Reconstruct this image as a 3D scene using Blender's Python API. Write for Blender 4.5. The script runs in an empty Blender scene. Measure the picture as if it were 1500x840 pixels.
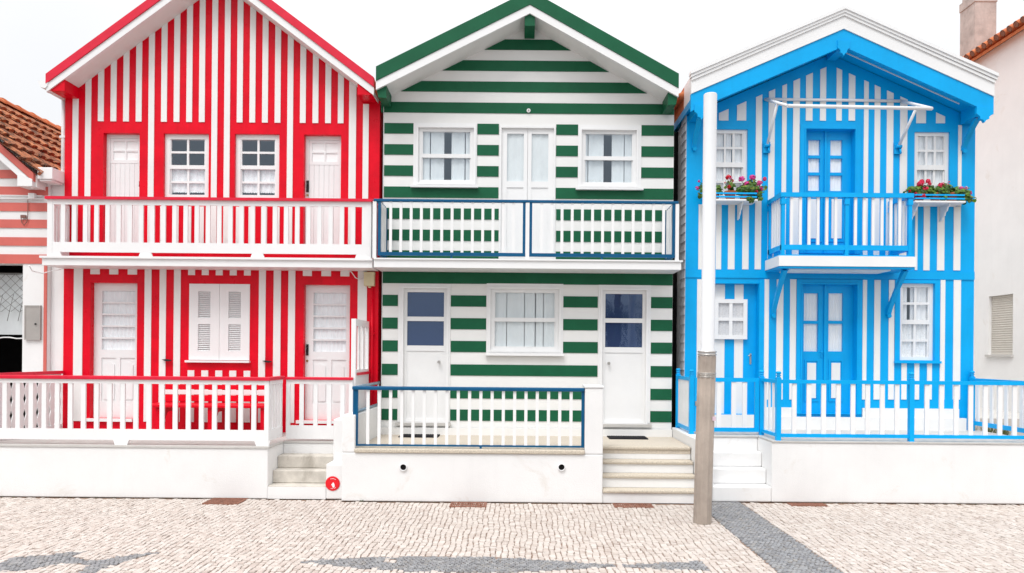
import bpy, bmesh, math, random
from mathutils import Vector, Matrix

C = bpy.context.scene.collection
scene = bpy.context.scene
rnd = random.Random(7)

# ------------------------------------------------------------------ survey
# Facades stand on the plane Y = 0, the street is in front (negative Y), 1 unit = 1 m.
# The photograph was surveyed with: focal 1050 px, vanishing point (762, 518), roll 0.0085 rad,
# eye 1.84 m above the pavement, 10.5 m from the facades.
F, CX, CY, DIST, EYE, ROLL = 1050.0, 762.0, 518.0, 10.5, 1.84, 0.0085


def at(x, y, Y=0.0):
    k = (DIST + Y) / F
    u = (x - CX) + ROLL * (y - CY)
    v = (y - CY) - ROLL * (x - CX)
    return u * k, EYE - v * k


def rect(x0, y0, x1, y1, Y=0.0):
    """survey rectangle -> (X0, X1, Z0, Z1) on the plane Y"""
    xm, ym = (x0 + x1) / 2, (y0 + y1) / 2
    a, _ = at(x0, ym, Y)
    b, _ = at(x1, ym, Y)
    _, t = at(xm, y0, Y)
    _, s = at(xm, y1, Y)
    return a, b, s, t


def gnd(x, y):
    """survey point on the pavement -> (X, Y)"""
    u = (x - CX) + ROLL * (y - CY)
    v = (y - CY) - ROLL * (x - CX)
    k = EYE / v
    return u * k, k * F - DIST


# ------------------------------------------------------------------ materials
def nt(name):
    m = bpy.data.materials.new(name)
    m.use_nodes = True
    t = m.node_tree
    t.nodes.clear()
    out = t.nodes.new('ShaderNodeOutputMaterial')
    return m, t, out


def link(t, a, b):
    t.links.new(a, b)


def noise(t, scale, detail=4, rough=.55, vec=None, dist=0.0):
    n = t.nodes.new('ShaderNodeTexNoise')
    n.inputs['Scale'].default_value = scale
    n.inputs['Detail'].default_value = detail
    n.inputs['Roughness'].default_value = rough
    n.inputs['Distortion'].default_value = dist
    if vec is not None:
        link(t, vec, n.inputs['Vector'])
    return n


def ramp(t, fac, stops):
    r = t.nodes.new('ShaderNodeValToRGB')
    e = r.color_ramp.elements
    e[0].position, e[0].color = stops[0][0], (*stops[0][1], 1)
    e[1].position, e[1].color = stops[-1][0], (*stops[-1][1], 1)
    for p, c in stops[1:-1]:
        q = e.new(p)
        q.color = (*c, 1)
    link(t, fac, r.inputs['Fac'])
    return r


def mixc(t, fac, a, b, mode='MIX'):
    m = t.nodes.new('ShaderNodeMix')
    m.data_type = 'RGBA'
    m.blend_type = mode
    if isinstance(fac, (int, float)):
        m.inputs[0].default_value = fac
    else:
        link(t, fac, m.inputs[0])
    for sock, val in ((m.inputs[6], a), (m.inputs[7], b)):
        if isinstance(val, tuple):
            sock.default_value = (*val[:3], 1)
        else:
            link(t, val, sock)
    return m.outputs[2]


def scl(c, k):
    return tuple(min(1, x * k) for x in c[:3])


def paint(name, col, rough=.45, vary=.10, vscale=2.5, bump=.15, bscale=60, spec=.5, streak=0.0, dirt=None, dirt_lo=.58, grain=None, metal=0.0):
    m, t, out = nt(name)
    b = t.nodes.new('ShaderNodeBsdfPrincipled')
    geo = t.nodes.new('ShaderNodeNewGeometry')
    P = geo.outputs['Position']
    n1 = noise(t, vscale, 6, .62, P)
    c = ramp(t, n1.outputs['Fac'], [(.3, scl(col, 1 - vary)), (.7, scl(col, 1 + vary * .5))]).outputs['Color']
    if streak:
        mp = t.nodes.new('ShaderNodeMapping')
        mp.inputs['Scale'].default_value = (9, 9, .55)
        link(t, P, mp.inputs['Vector'])
        n2 = noise(t, 1.0, 5, .6, mp.outputs['Vector'])
        f = ramp(t, n2.outputs['Fac'], [(.55, (0, 0, 0)), (.78, (streak,) * 3)]).outputs['Color']
        c = mixc(t, f, c, scl(col, .70))
    if dirt:
        n3 = noise(t, 1.7, 8, .7, P, .6)
        f = ramp(t, n3.outputs['Fac'], [(dirt_lo, (0, 0, 0)), (dirt_lo + .16, (.75,) * 3)]).outputs['Color']
        c = mixc(t, f, c, dirt)
    link(t, c, b.inputs['Base Color'])
    b.inputs['Metallic'].default_value = metal
    rr = ramp(t, noise(t, 7, 4, .6, P).outputs['Fac'], [(.3, (max(rough - .08, .03),) * 3), (.7, (min(rough + .10, 1),) * 3)])
    link(t, rr.outputs['Color'], b.inputs['Roughness'])
    b.inputs['Specular IOR Level'].default_value = spec
    vec = P
    if grain:
        mp = t.nodes.new('ShaderNodeMapping')
        mp.inputs['Scale'].default_value = grain
        link(t, P, mp.inputs['Vector'])
        vec = mp.outputs['Vector']
    nb = noise(t, bscale, 6, .65, vec)
    bp = t.nodes.new('ShaderNodeBump')
    bp.inputs['Strength'].default_value = bump
    bp.inputs['Distance'].default_value = .01
    link(t, nb.outputs['Fac'], bp.inputs['Height'])
    link(t, bp.outputs['Normal'], b.inputs['Normal'])
    link(t, b.outputs['BSDF'], out.inputs['Surface'])
    return m


def island(name, cols, rough=.6, bump=.2, bscale=120, noise_cols=None, nscale=20, spec=.4, trans=0.0):
    """colour picked per loose piece (stone, tile, leaf, petal)"""
    m, t, out = nt(name)
    b = t.nodes.new('ShaderNodeBsdfPrincipled')
    geo = t.nodes.new('ShaderNodeNewGeometry')
    r = t.nodes.new('ShaderNodeValToRGB')
    e = r.color_ramp.elements
    n = len(cols)
    e[0].position, e[0].color = 0, (*cols[0], 1)
    e[1].position, e[1].color = 1, (*cols[-1], 1)
    for i in range(1, n - 1):
        q = e.new(i / (n - 1))
        q.color = (*cols[i], 1)
    link(t, geo.outputs['Random Per Island'], r.inputs['Fac'])
    c = r.outputs['Color']
    if noise_cols:
        lo, hi, colr = noise_cols
        nn = noise(t, nscale, 8, .7, geo.outputs['Position'])
        f = ramp(t, nn.outputs['Fac'], [(lo, (0, 0, 0)), (hi, (.9,) * 3)]).outputs['Color']
        c = mixc(t, f, c, colr)
    link(t, c, b.inputs['Base Color'])
    b.inputs['Roughness'].default_value = rough
    b.inputs['Specular IOR Level'].default_value = spec
    nb = noise(t, bscale, 5, .6, geo.outputs['Position'])
    bp = t.nodes.new('ShaderNodeBump')
    bp.inputs['Strength'].default_value = bump
    bp.inputs['Distance'].default_value = .005
    link(t, nb.outputs['Fac'], bp.inputs['Height'])
    link(t, bp.outputs['Normal'], b.inputs['Normal'])
    if trans:
        tr = t.nodes.new('ShaderNodeBsdfTranslucent')
        link(t, c, tr.inputs['Color'])
        mx = t.nodes.new('ShaderNodeMixShader')
        mx.inputs[0].default_value = trans
        link(t, b.outputs['BSDF'], mx.inputs[1])
        link(t, tr.outputs['BSDF'], mx.inputs[2])
        link(t, mx.outputs[0], out.inputs['Surface'])
    else:
        link(t, b.outputs['BSDF'], out.inputs['Surface'])
    return m


def glass(name, tint=(.985, .992, 1.0), refl=.10, gcol=(.70, .85, 1.0)):
    m, t, out = nt(name)
    tr = t.nodes.new('ShaderNodeBsdfTransparent')
    tr.inputs['Color'].default_value = (*tint, 1)
    gl = t.nodes.new('ShaderNodeBsdfGlossy')
    gl.inputs['Roughness'].default_value = .02
    gl.inputs['Color'].default_value = (*gcol, 1)
    geo = t.nodes.new('ShaderNodeNewGeometry')
    dt = t.nodes.new('ShaderNodeVectorMath'); dt.operation = 'DOT_PRODUCT'
    link(t, geo.outputs['Incoming'], dt.inputs[0]); link(t, geo.outputs['Normal'], dt.inputs[1])
    prev = dt.outputs['Value']
    for op, val in (('ABSOLUTE', None), ('SUBTRACT', 1.0), ('POWER', 5.0), ('MULTIPLY', .9), ('ADD', refl)):
        mt = t.nodes.new('ShaderNodeMath'); mt.operation = op
        if op == 'SUBTRACT':
            mt.inputs[0].default_value = 1.0; link(t, prev, mt.inputs[1])
        else:
            link(t, prev, mt.inputs[0])
            if val is not None: mt.inputs[1].default_value = val
        prev = mt.outputs[0]
    ad = mt
    nb = noise(t, 3.5, 2, .4, geo.outputs['Position'])
    bp = t.nodes.new('ShaderNodeBump')
    bp.inputs['Strength'].default_value = .06
    bp.inputs['Distance'].default_value = .02
    link(t, nb.outputs['Fac'], bp.inputs['Height'])
    link(t, bp.outputs['Normal'], gl.inputs['Normal'])
    mx = t.nodes.new('ShaderNodeMixShader')
    link(t, ad.outputs[0], mx.inputs[0])
    link(t, tr.outputs[0], mx.inputs[1])
    link(t, gl.outputs[0], mx.inputs[2])
    link(t, mx.outputs[0], out.inputs['Surface'])
    return m


def cloth(name, col, trans=.25, fold=0.0, lace=False):
    m, t, out = nt(name)
    geo = t.nodes.new('ShaderNodeNewGeometry')
    d = t.nodes.new('ShaderNodeBsdfDiffuse')
    c = None
    if lace:
        v = t.nodes.new('ShaderNodeTexVoronoi')
        v.inputs['Scale'].default_value = 42
        link(t, geo.outputs['Position'], v.inputs['Vector'])
        c = ramp(t, v.outputs['Distance'], [(.15, scl(col, .86)), (.55, col)]).outputs['Color']
    else:
        c = ramp(t, noise(t, 5, 3, .5, geo.outputs['Position']).outputs['Fac'], [(.3, scl(col, .92)), (.7, col)]).outputs['Color']
    link(t, c, d.inputs['Color'])
    tl = t.nodes.new('ShaderNodeBsdfTranslucent')
    link(t, c, tl.inputs['Color'])
    mx = t.nodes.new('ShaderNodeMixShader')
    mx.inputs[0].default_value = trans
    link(t, d.outputs[0], mx.inputs[1])
    link(t, tl.outputs[0], mx.inputs[2])
    link(t, mx.outputs[0], out.inputs['Surface'])
    return m


POLEW = paint('grey_white_paint', (.62, .625, .64), .5, .04, 3, .1, 40, .3, streak=.2)
WHITE = paint('white_gloss_paint', (.80, .80, .80), .42, .03, 3, .10, 40, .4)
WWALL = paint('white_render', (.79, .787, .782), .85, .05, 1.3, .35, 90, .2, streak=.09, dirt=(.64, .59, .53), dirt_lo=.60)
WWOOD = paint('white_board_paint', (.79, .785, .77), .55, .04, 2, .12, 6, .35, grain=(2, 8, 40))
RED = paint('red_gloss_paint', (.72, .0015, .017), .32, .18, 3.0, .28, 9, .17, streak=.5)  # tone patches and streaks put scratches and reflection mottling into the colour
REDRAIL = paint('faded_red_paint', (.68, .012, .042), .38, .12, 6, .12, 30, .3)
GREEN = paint('green_board_paint', (.010, .105, .048), .42, .14, 3, .2, 6, .16, grain=(2, 8, 40))
BLUE = paint('sky_blue_paint', (.0, .38, .80), .38, .10, 2.0, .14, 10, .20, streak=.25)
NAVY = paint('dark_blue_paint', (.001, .085, .20), .38, .14, 5, .12, 50, .25)
PINK = paint('salmon_pink_paint', (.60, .14, .115), .55, .10, 3, .15, 20, .3)
CONCRETE = paint('worn_concrete', (.60, .56, .50), .9, .22, 5, .5, 60, .2, dirt=(.20, .17, .13), dirt_lo=.54)
COPING = paint('pebble_stone', (.62, .55, .45), .85, .35, 90, .6, 180, .2)
STONEFLOOR = paint('pebble_floor', (.62, .55, .46), .85, .30, 120, .5, 200, .2)
LIGHTSTEP = paint('pale_slab', (.54, .525, .50), .8, .08, 6, .3, 80, .2)
BLACK = paint('black_iron', (.012, .012, .014), .5, .2, 10, .1, 80, .4)
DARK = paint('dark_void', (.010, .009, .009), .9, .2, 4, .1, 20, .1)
RUST = paint('rusty_iron', (.27, .12, .08), .8, .4, 30, .5, 120, .3)
STEEL = paint('brushed_metal', (.52, .50, .47), .35, .1, 8, .1, 60, .5, metal=.9)
BRASS = paint('brass', (.35, .22, .08), .35, .1, 8, .1, 60, .5, metal=.9)
CREAM = paint('cream_plastic', (.62, .54, .34), .5, .06, 8, .1, 60, .4)
DULLB = paint('dulled_blue_metal', (.17, .26, .33), .35, .2, 8)
GREYDOOR = paint('grey_enamel', (.36, .34, .32), .5, .08, 6, .1, 60, .4)
WOOD = paint('weathered_timber', (.43, .36, .305), .45, .42, 1.6, .5, 5, .5, grain=(22, 22, .8), streak=.9, dirt=(.24, .19, .15), dirt_lo=.60)
SLATE = paint('grey_slate', (.52, .53, .56), .7, .25, 9, .3, 60, .3)
CHIM = paint('weathered_mortar', (.52, .46, .43), .95, .30, 3.2, .6, 40, .1, streak=.7, dirt=(.22, .17, .14), dirt_lo=.56)
CHIMSIDE = CHIM
SHUT = paint('beige_shutter', (.55, .52, .47), .6, .06, 5, .1, 60, .3)
TERRA = paint('terracotta_pot', (.50, .14, .05), .8, .15, 14, .2, 80, .2)
MAT = paint('black_rubber', (.016, .016, .020), .8, .3, 60, .5, 200, .2)
REFLTINT = paint('navy_reflection_tint', (.022, .045, .125), .8, .05, 4, .1, 60, .2)  # navy colour standing in for a dark room and bluish pane reflection
TILE = island('weathered_clay_tile', [(.25, .10, .055), (.50, .19, .085), (.34, .13, .07), (.60, .23, .10), (.30, .12, .065), (.44, .17, .085)], .85, .5, 60,
              (.46, .60, (.055, .036, .028)), 9, .2)
TILE2 = island('clean_clay_tile', [(.46, .14, .06), (.56, .19, .08), (.40, .11, .05)], .8, .3, 60, (.58, .75, (.10, .035, .02)), 9, .2)
STONE = island('limestone_sett', [(.475, .41, .367), (.54, .483, .44), (.50, .44, .397), (.575, .52, .478), (.44, .372, .33), (.53, .467, .42)], .62, .6, 90,
               (.60, .80, (.38, .31, .25)), 16, .35)
BASALT = island('basalt_sett', [(.20, .20, .21), (.26, .26, .266), (.22, .22, .228), (.30, .295, .295), (.175, .175, .183), (.28, .265, .25)], .6, .6, 90,
                (.62, .78, (.26, .23, .20)), 22, .35)
SAND = paint('joint_sand', (.31, .215, .165), .95, .35, 30, .6, 150, .1)
LEAF = island('geranium_leaf', [(.018, .06, .008), (.07, .19, .02), (.15, .28, .03), (.03, .10, .012), (.27, .32, .05)], .5, .2, 90, None, 20, .4, .25)
PETALP = island('pink_petal', [(.72, .04, .28), (.82, .10, .40), (.66, .03, .22)], .6, .1, 90, None, 20, .3, .3)
PETALR = island('red_petal', [(.68, .006, .020), (.75, .02, .05), (.60, .004, .03)], .6, .1, 90, None, 20, .3, .3)
PETALL = island('pale_pink_petal', [(.78, .30, .52), (.80, .42, .60), (.74, .22, .42)], .6, .1, 90, None, 20, .3, .3)
PETALC = island('coral_petal', [(.78, .03, .09), (.82, .07, .15), (.72, .02, .06)], .6, .1, 90, None, 20, .3, .3)
GLASS = glass('window_glass', refl=.13)
GLASSC = glass('curtained_glass', refl=.045)
GLASSN = glass('door_glass', refl=.10, gcol=(.62, .78, 1.0))
LACE = cloth('lace_curtain', (.94, .94, .93), .04, lace=True)
VOILE = cloth('white_voile', (.95, .955, .955), .03)
BLIND = cloth('pale_curtain', (.76, .80, .80), .03)
NETTING = paint('net_cord', (.22, .22, .21), .9, .1, 10, .1, 60, .1)


# ------------------------------------------------------------------ mesh builder
ORIGIN = {}


class MB:
    def __init__(self):
        self.v, self.f, self.m, self.s = [], [], [], []

    def add(self, verts, faces, mi=0, smooth=False):
        o = len(self.v)
        self.v += [tuple(p) for p in verts]
        for f in faces:
            self.f.append([o + i for i in f])
            self.m.append(mi)
            self.s.append(smooth)

    def box(self, x0, x1, y0, y1, z0, z1, mi=0):
        if x0 > x1: x0, x1 = x1, x0
        if y0 > y1: y0, y1 = y1, y0
        if z0 > z1: z0, z1 = z1, z0
        self.add([(x0, y0, z0), (x1, y0, z0), (x1, y1, z0), (x0, y1, z0), (x0, y0, z1), (x1, y0, z1), (x1, y1, z1), (x0, y1, z1)],
                 [(0, 3, 2, 1), (4, 5, 6, 7), (0, 1, 5, 4), (1, 2, 6, 5), (2, 3, 7, 6), (3, 0, 4, 7)], mi)

    def prism(self, pts, a, b, axis='y', mi=0):
        """pts: 2-D outline, extruded from a to b along the axis"""
        n = len(pts)
        def P(p, q):
            return (p[0], q, p[1]) if axis == 'y' else (q, p[0], p[1]) if axis == 'x' else (p[0], p[1], q)
        self.add([P(p, a) for p in pts] + [P(p, b) for p in pts],
                 [tuple(range(n)), tuple(range(2 * n - 1, n - 1, -1))] + [(i, (i + 1) % n, n + (i + 1) % n, n + i) for i in range(n)], mi)

    def quad(self, *p, mi=0):
        self.add(p, [tuple(range(len(p)))], mi)

    def tube(self, pts, r, n=8, mi=0, caps=True):
        pts = [Vector(p) for p in pts]
        rs = r if isinstance(r, (list, tuple)) else [r] * len(pts)
        rings = []
        up = None
        for i, p in enumerate(pts):
            d = (pts[min(i + 1, len(pts) - 1)] - pts[max(i - 1, 0)]).normalized()
            if up is None or abs(d.dot(up)) > .95:
                up = Vector((0, 0, 1)) if abs(d.z) < .9 else Vector((0, 1, 0))
            a = d.cross(up).normalized()
            b = d.cross(a).normalized()
            rings.append([p + (a * math.cos(2 * math.pi * j / n) + b * math.sin(2 * math.pi * j / n)) * rs[i] for j in range(n)])
        o = len(self.v)
        for q in rings:
            self.v += [tuple(p) for p in q]
        for i in range(len(pts) - 1):
            for j in range(n):
                self.f.append([o + i * n + j, o + i * n + (j + 1) % n, o + (i + 1) * n + (j + 1) % n, o + (i + 1) * n + j])
                self.m.append(mi); self.s.append(True)
        if caps:
            self.f.append([o + j for j in range(n)]); self.m.append(mi); self.s.append(False)
            k = o + (len(pts) - 1) * n
            self.f.append([k + j for j in range(n)]); self.m.append(mi); self.s.append(False)

    def lathe(self, prof, cx, cy, n=20, mi=0):
        """prof: (radius, z) pairs turned about the vertical through (cx, cy)"""
        o = len(self.v)
        for r, z in prof:
            self.v += [(cx + r * math.cos(2 * math.pi * j / n), cy + r * math.sin(2 * math.pi * j / n), z) for j in range(n)]
        for i in range(len(prof) - 1):
            for j in range(n):
                self.f.append([o + i * n + j, o + i * n + (j + 1) % n, o + (i + 1) * n + (j + 1) % n, o + (i + 1) * n + j])
                self.m.append(mi); self.s.append(True)
        self.f.append([o + j for j in range(n)]); self.m.append(mi); self.s.append(False)
        k = o + (len(prof) - 1) * n
        self.f.append([k + j for j in range(n)]); self.m.append(mi); self.s.append(False)

    def ring(self, x0, x1, z0, z1, w, y0, y1, mi=0):
        """rectangular frame of bar width w, pieces butted"""
        w4 = w if isinstance(w, tuple) else (w, w, w, w)    # left right bottom top
        l, r, b, t = w4
        self.box(x0, x0 + l, y0, y1, z0, z1, mi)
        self.box(x1 - r, x1, y0, y1, z0, z1, mi)
        self.box(x0 + l, x1 - r, y0, y1, z0, z0 + b, mi)
        self.box(x0 + l, x1 - r, y0, y1, z1 - t, z1, mi)

    def build(self, name, mats, parent=None, bevel=0.0, recalc=True):
        if not isinstance(mats, (list, tuple)):
            mats = [mats]
        xs = [p[0] for p in self.v]; ys = [p[1] for p in self.v]; zs = [p[2] for p in self.v]
        o = Vector(((min(xs) + max(xs)) / 2, (min(ys) + max(ys)) / 2, min(zs)))
        me = bpy.data.meshes.new(name)
        me.from_pydata([(p[0] - o.x, p[1] - o.y, p[2] - o.z) for p in self.v], [], self.f)
        for mt in mats:
            me.materials.append(mt)
        me.polygons.foreach_set('material_index', self.m)
        me.polygons.foreach_set('use_smooth', self.s)
        me.update()
        if recalc:
            bm = bmesh.new(); bm.from_mesh(me)
            bmesh.ops.recalc_face_normals(bm, faces=bm.faces)
            bm.to_mesh(me); bm.free()
        ob = bpy.data.objects.new(name, me)
        C.objects.link(ob)
        place(ob, o, parent)
        if bevel:
            bv = ob.modifiers.new('edge', 'BEVEL')
            bv.width = bevel; bv.segments = 2; bv.limit_method = 'ANGLE'; bv.angle_limit = math.radians(40)
        return ob


def place(ob, o, parent):
    o = Vector(o)
    ORIGIN[ob.name] = o
    if parent:
        ob.parent = parent
        ob.location = o - ORIGIN[parent.name]
    else:
        ob.location = o


def copy_to(src, o, parent):
    """another instance of a finished part (shares its mesh)"""
    c = src.copy()
    C.objects.link(c)
    c.parent = None
    place(c, o, parent)
    return c


def row(name, mb, mat, parent, offsets):
    """one part built once, then copied by the given offsets"""
    src = mb.build(name, mat, parent)
    o = ORIGIN[src.name].copy()
    res = [src]
    for d in offsets[1:]:
        res.append(copy_to(src, o + Vector(d) - Vector(offsets[0]), parent))
    return res


def thing(name, label, cat, loc, group=None):
    e = bpy.data.objects.new(name, None)
    e.empty_display_size = .2
    C.objects.link(e)
    place(e, loc, None)
    e['label'] = label; e['category'] = cat
    if group: e['group'] = group
    return e


def tag(o, label, cat, group=None):
    o['label'] = label; o['category'] = cat
    if group: o['group'] = group
    return o


def structure(o):
    o['kind'] = 'structure'
    return o


def wall_face(mb, x0, x1, z0, z1, holes, y=0.0, depth=.12, mi=0, rmi=None):
    """front face with rectangular openings and their reveals"""
    rmi = mi if rmi is None else rmi
    xs = sorted({x0, x1, *[h[0] for h in holes], *[h[1] for h in holes]})
    zs = sorted({z0, z1, *[h[2] for h in holes], *[h[3] for h in holes]})
    for i in range(len(xs) - 1):
        for j in range(len(zs) - 1):
            cx, cz = (xs[i] + xs[i + 1]) / 2, (zs[j] + zs[j + 1]) / 2
            if any(h[0] < cx < h[1] and h[2] < cz < h[3] for h in holes):
                continue
            mb.quad((xs[i], y, zs[j]), (xs[i + 1], y, zs[j]), (xs[i + 1], y, zs[j + 1]), (xs[i], y, zs[j + 1]), mi=mi)
    for a, b, c, d in [h[:4] for h in holes]:
        e = y + depth
        mb.quad((a, y, c), (a, e, c), (a, e, d), (a, y, d), mi=rmi)
        mb.quad((b, y, c), (b, y, d), (b, e, d), (b, e, c), mi=rmi)
        mb.quad((a, y, d), (a, e, d), (b, e, d), (b, y, d), mi=rmi)
        mb.quad((a, y, c), (b, y, c), (b, e, c), (a, e, c), mi=rmi)


def body(mb, x0, x1, z0, ze, ax, az, yb, mi=0, y0=0.0):
    """side walls, back wall and back gable of a house"""
    mb.quad((x0, y0, z0), (x0, y0, ze), (x0, yb, ze), (x0, yb, z0), mi=mi)
    mb.quad((x1, y0, z0), (x1, yb, z0), (x1, yb, ze), (x1, y0, ze), mi=mi)
    mb.quad((x0, yb, z0), (x0, yb, ze), (ax, yb, az), (x1, yb, ze), (x1, yb, z0), mi=mi)


def vband(mb, L, A, R, drop, h, y0, y1, mi=0):
    """inverted-V board: top line L-A-R lowered by drop, height h"""
    pts = [(p[0], p[1] - drop) for p in (L, A, R)] + [(p[0], p[1] - drop - h) for p in (R, A, L)]
    v = [(x, y0, z) for x, z in pts] + [(x, y1, z) for x, z in pts]
    mb.add(v, [(0, 1, 4, 5), (1, 2, 3, 4), (11, 10, 7, 6), (10, 9, 8, 7), (0, 6, 7, 1), (1, 7, 8, 2), (5, 4, 10, 11), (4, 3, 9, 10), (0, 5, 11, 6), (2, 8, 9, 3)], mi)


def curtain(name, mat, parent, x0, x1, z0, z1, y, fold=.05, amp=.012, scallop=0.0):
    mb = MB()
    n = max(12, int((x1 - x0) / .012))
    top, bot = [], []
    ph = rnd.random() * 6
    for i in range(n + 1):
        x = x0 + (x1 - x0) * i / n
        yy = y + amp * math.sin(2 * math.pi * x / fold + ph) + amp * .5 * math.sin(2 * math.pi * x / (fold * 2.7) + ph * 2)
        zz = z0 + (abs(math.sin(math.pi * x / scallop)) * scallop * .5 if scallop else 0)
        top.append((x, yy, z1)); bot.append((x, yy, zz))
    o = top + bot
    mb.add(o, [(i, i + 1, n + 2 + i, n + 1 + i) for i in range(n)], 0, True)
    return mb.build(name, mat, parent, recalc=False)


def sash(parent, r, y, fw=.055, cols=2, rows=2, bar=.028, pane=None, curt=None, label=None, mat=None, rail=.05, jamb=0.0, single=False):
    """white sash window: frame mesh, panes and curtain below it. r = X0,X1,Z0,Z1"""
    x0, x1, z0, z1 = r
    mb = MB()
    mb.ring(x0, x1, z0, z1, fw, y, y + .07)
    ix0, ix1, iz0, iz1 = x0 + fw, x1 - fw, z0 + fw, z1 - fw
    zm = (iz0 + iz1) / 2
    spans = [(iz0, iz1, y + .012)] if single else [(iz0, zm - rail / 2, y + .022), (zm + rail / 2, iz1, y + .008)]
    if not single:
        mb.box(ix0, ix1, y + .004, y + .05, zm - rail / 2, zm + rail / 2)
    for a, b, yy in spans:
        st = .016
        mb.box(ix0, ix0 + st, yy, yy + .03, a, b)
        mb.box(ix1 - st, ix1, yy, yy + .03, a, b)
        w = (ix1 - ix0 - 2 * st)
        for c in range(1, cols):
            xc = ix0 + st + w * c / cols
            mb.box(xc - bar / 2, xc + bar / 2, yy + .002, yy + .028, a, b)
        for q in range(1, rows):
            zc = a + (b - a) * q / rows
            xs = [ix0 + st] + [ix0 + st + w * c / cols for c in range(1, cols)] + [ix1 - st]
            for i in range(cols):
                mb.box(xs[i] + (bar / 2 if i else 0), xs[i + 1] - (bar / 2 if i < cols - 1 else 0), yy + .002, yy + .028, zc - bar / 2, zc + bar / 2)
    f = mb.build('window', mat or WHITE, parent)
    if label: f['label'] = label
    p = MB()
    for a, b, yy in spans:
        p.quad((ix0, yy + .018, a), (ix1, yy + .018, a), (ix1, yy + .018, b), (ix0, yy + .018, b))
    p.build('pane', pane or GLASS, f, recalc=False)
    if curt:
        for kind, cx0, cx1, cz0, cz1, cm, kw in curt:
            curtain(kind, cm, f, ix0 + (ix1 - ix0) * cx0, ix0 + (ix1 - ix0) * cx1, iz0 + (iz1 - iz0) * cz0, iz0 + (iz1 - iz0) * cz1, y + .058, **kw)
    return f


def handle_plate(parent, x, z, y, h=.14):
    mb = MB()
    mb.box(x - .018, x + .018, y - .010, y, z, z + h)
    mb.tube([(x, y - .010, z + h * .72), (x, y - .045, z + h * .72), (x + .0, y - .05, z + h * .3)], .009, 6)
    return mb.build('handle', BLACK, parent)


# ================================================================== RED HOUSE
rx0, rx1 = -6.695, -2.085
RAX, RAZ, RT = -4.43, 7.46, .744
RL, RR = (-6.745, 7.46 - .744 * 2.315), (-2.105, 7.46 - .744 * 2.325)
red = thing('striped_house', 'two storey house with vertical red and white stripes, gable roof and long white balcony', 'house', (-4.39, 0, .653))
FLOOR_R, FLOOR_G, FLOOR_B = .653, .645, .77

RED_DOORS_UP = [rect(151, 195, 204, 366), rect(444.6, 197.5, 499, 368)]
RED_WINS = [rect(239.5, 196, 305.7, 291.5), rect(343.6, 196.5, 409, 292)]
RED_DOORS_LO = [rect(132, 414.5, 200.3, 613), rect(444.5, 417.5, 512, 616)]
RED_SHUT = rect(277, 416, 366, 528)
for L in (RED_DOORS_UP, RED_DOORS_LO):
    for i, h in enumerate(L):
        L[i] = (h[0], h[1], round(h[2], 3), round(h[3], 3))
w = MB()
zr_e = 5.50
wall_face(w, rx0, rx1, FLOOR_R - .3, zr_e - .1, RED_DOORS_UP + RED_WINS + RED_DOORS_LO + [RED_SHUT], 0, .13)
w.quad((rx0, 0, zr_e - .1), (rx1, 0, zr_e - .1), (rx1, 0, RAZ - .20 - RT * (rx1 - RAX)), (RAX, 0, RAZ - .20), (rx0, 0, RAZ - .20 - RT * (RAX - rx0)))
body(w, rx0, rx1, 0, RAZ - .2 - RT * 2.27, RAX, RAZ - .2, 9)


def soff_r(X):
    return RAZ - .247 - RT * abs(X - RAX)


def strip(mb, x0, x1, z0, z1, mi, y=-.011, top=None):
    """painted board, 11 mm proud of the wall; top = sloped cut"""
    if top:
        p = [(x0, z0), (x1, z0), (x1, top(x1))]
        a = top
        if hasattr(a, 'apex') and x0 < a.apex < x1:
            p.append((a.apex, a(a.apex)))
        p.append((x0, top(x0)))
        mb.prism(p, y, 0.0, 'y', mi)
    else:
        mb.box(x0, x1, y, 0.0, z0, z1, mi)


soff_r.apex = RAX
full = {0, 1, 6, 11, 12, 17, 22, 23}
Z_HEAD = at(310, 179.5)[1]
Z_BALC = at(310, 357)[1]
for i in range(24):
    a = -6.580 + .1848 * i
    b = a + .084
    if i == 22: a -= .02
    if i == 0:
        strip(w, a, b, Z_BALC, 5.545, 1)
    elif i == 23:
        strip(w, a, b, Z_BALC, 5.47, 1)
    elif i in full:
        strip(w, a, b, Z_BALC, 0, 1, top=soff_r)
    else:
        strip(w, a, b, Z_HEAD, 0, 1, top=soff_r)
    if i in (7, 8, 9, 10, 13, 14, 15, 16):
        strip(w, a, b, Z_BALC, at(310, 303)[1], 1)
# ground floor strips: (left, right) in survey pixels
Z_T, Z_B = at(320, 385)[1], at(300, 618.5)[1]
for a, b in [(108, 121), (211.7, 221.5), (233.6, 243), (254.6, 264.3), (379, 388.8), (400.5, 411), (422, 432), (523.6, 537)]:
    X0, X1, _, _ = rect(a, 400, b, 600)
    strip(w, X0, X1, Z_B, Z_T, 1)
for a, b in [(133, 146.5), (160.7, 173.5), (187.6, 201), (276, 286), (296, 306), (316.5, 326.5), (337, 347), (357.8, 367.5), (444, 457), (471, 485), (499, 512)]:
    X0, X1, _, _ = rect(a, 395, b, 404)
    strip(w, X0, X1, at(320, 403.6)[1], Z_T, 1)
for a, b in [(275, 284.5), (295, 305), (315.5, 325.5), (336, 346), (357, 366.5)]:
    X0, X1, _, _ = rect(a, 543, b, 619)
    strip(w, X0, X1, Z_B, at(320, 543)[1], 1)
for a, b in [(211, 252)]:
    pass
w.build('wall', [RED, WWOOD], red)

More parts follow.
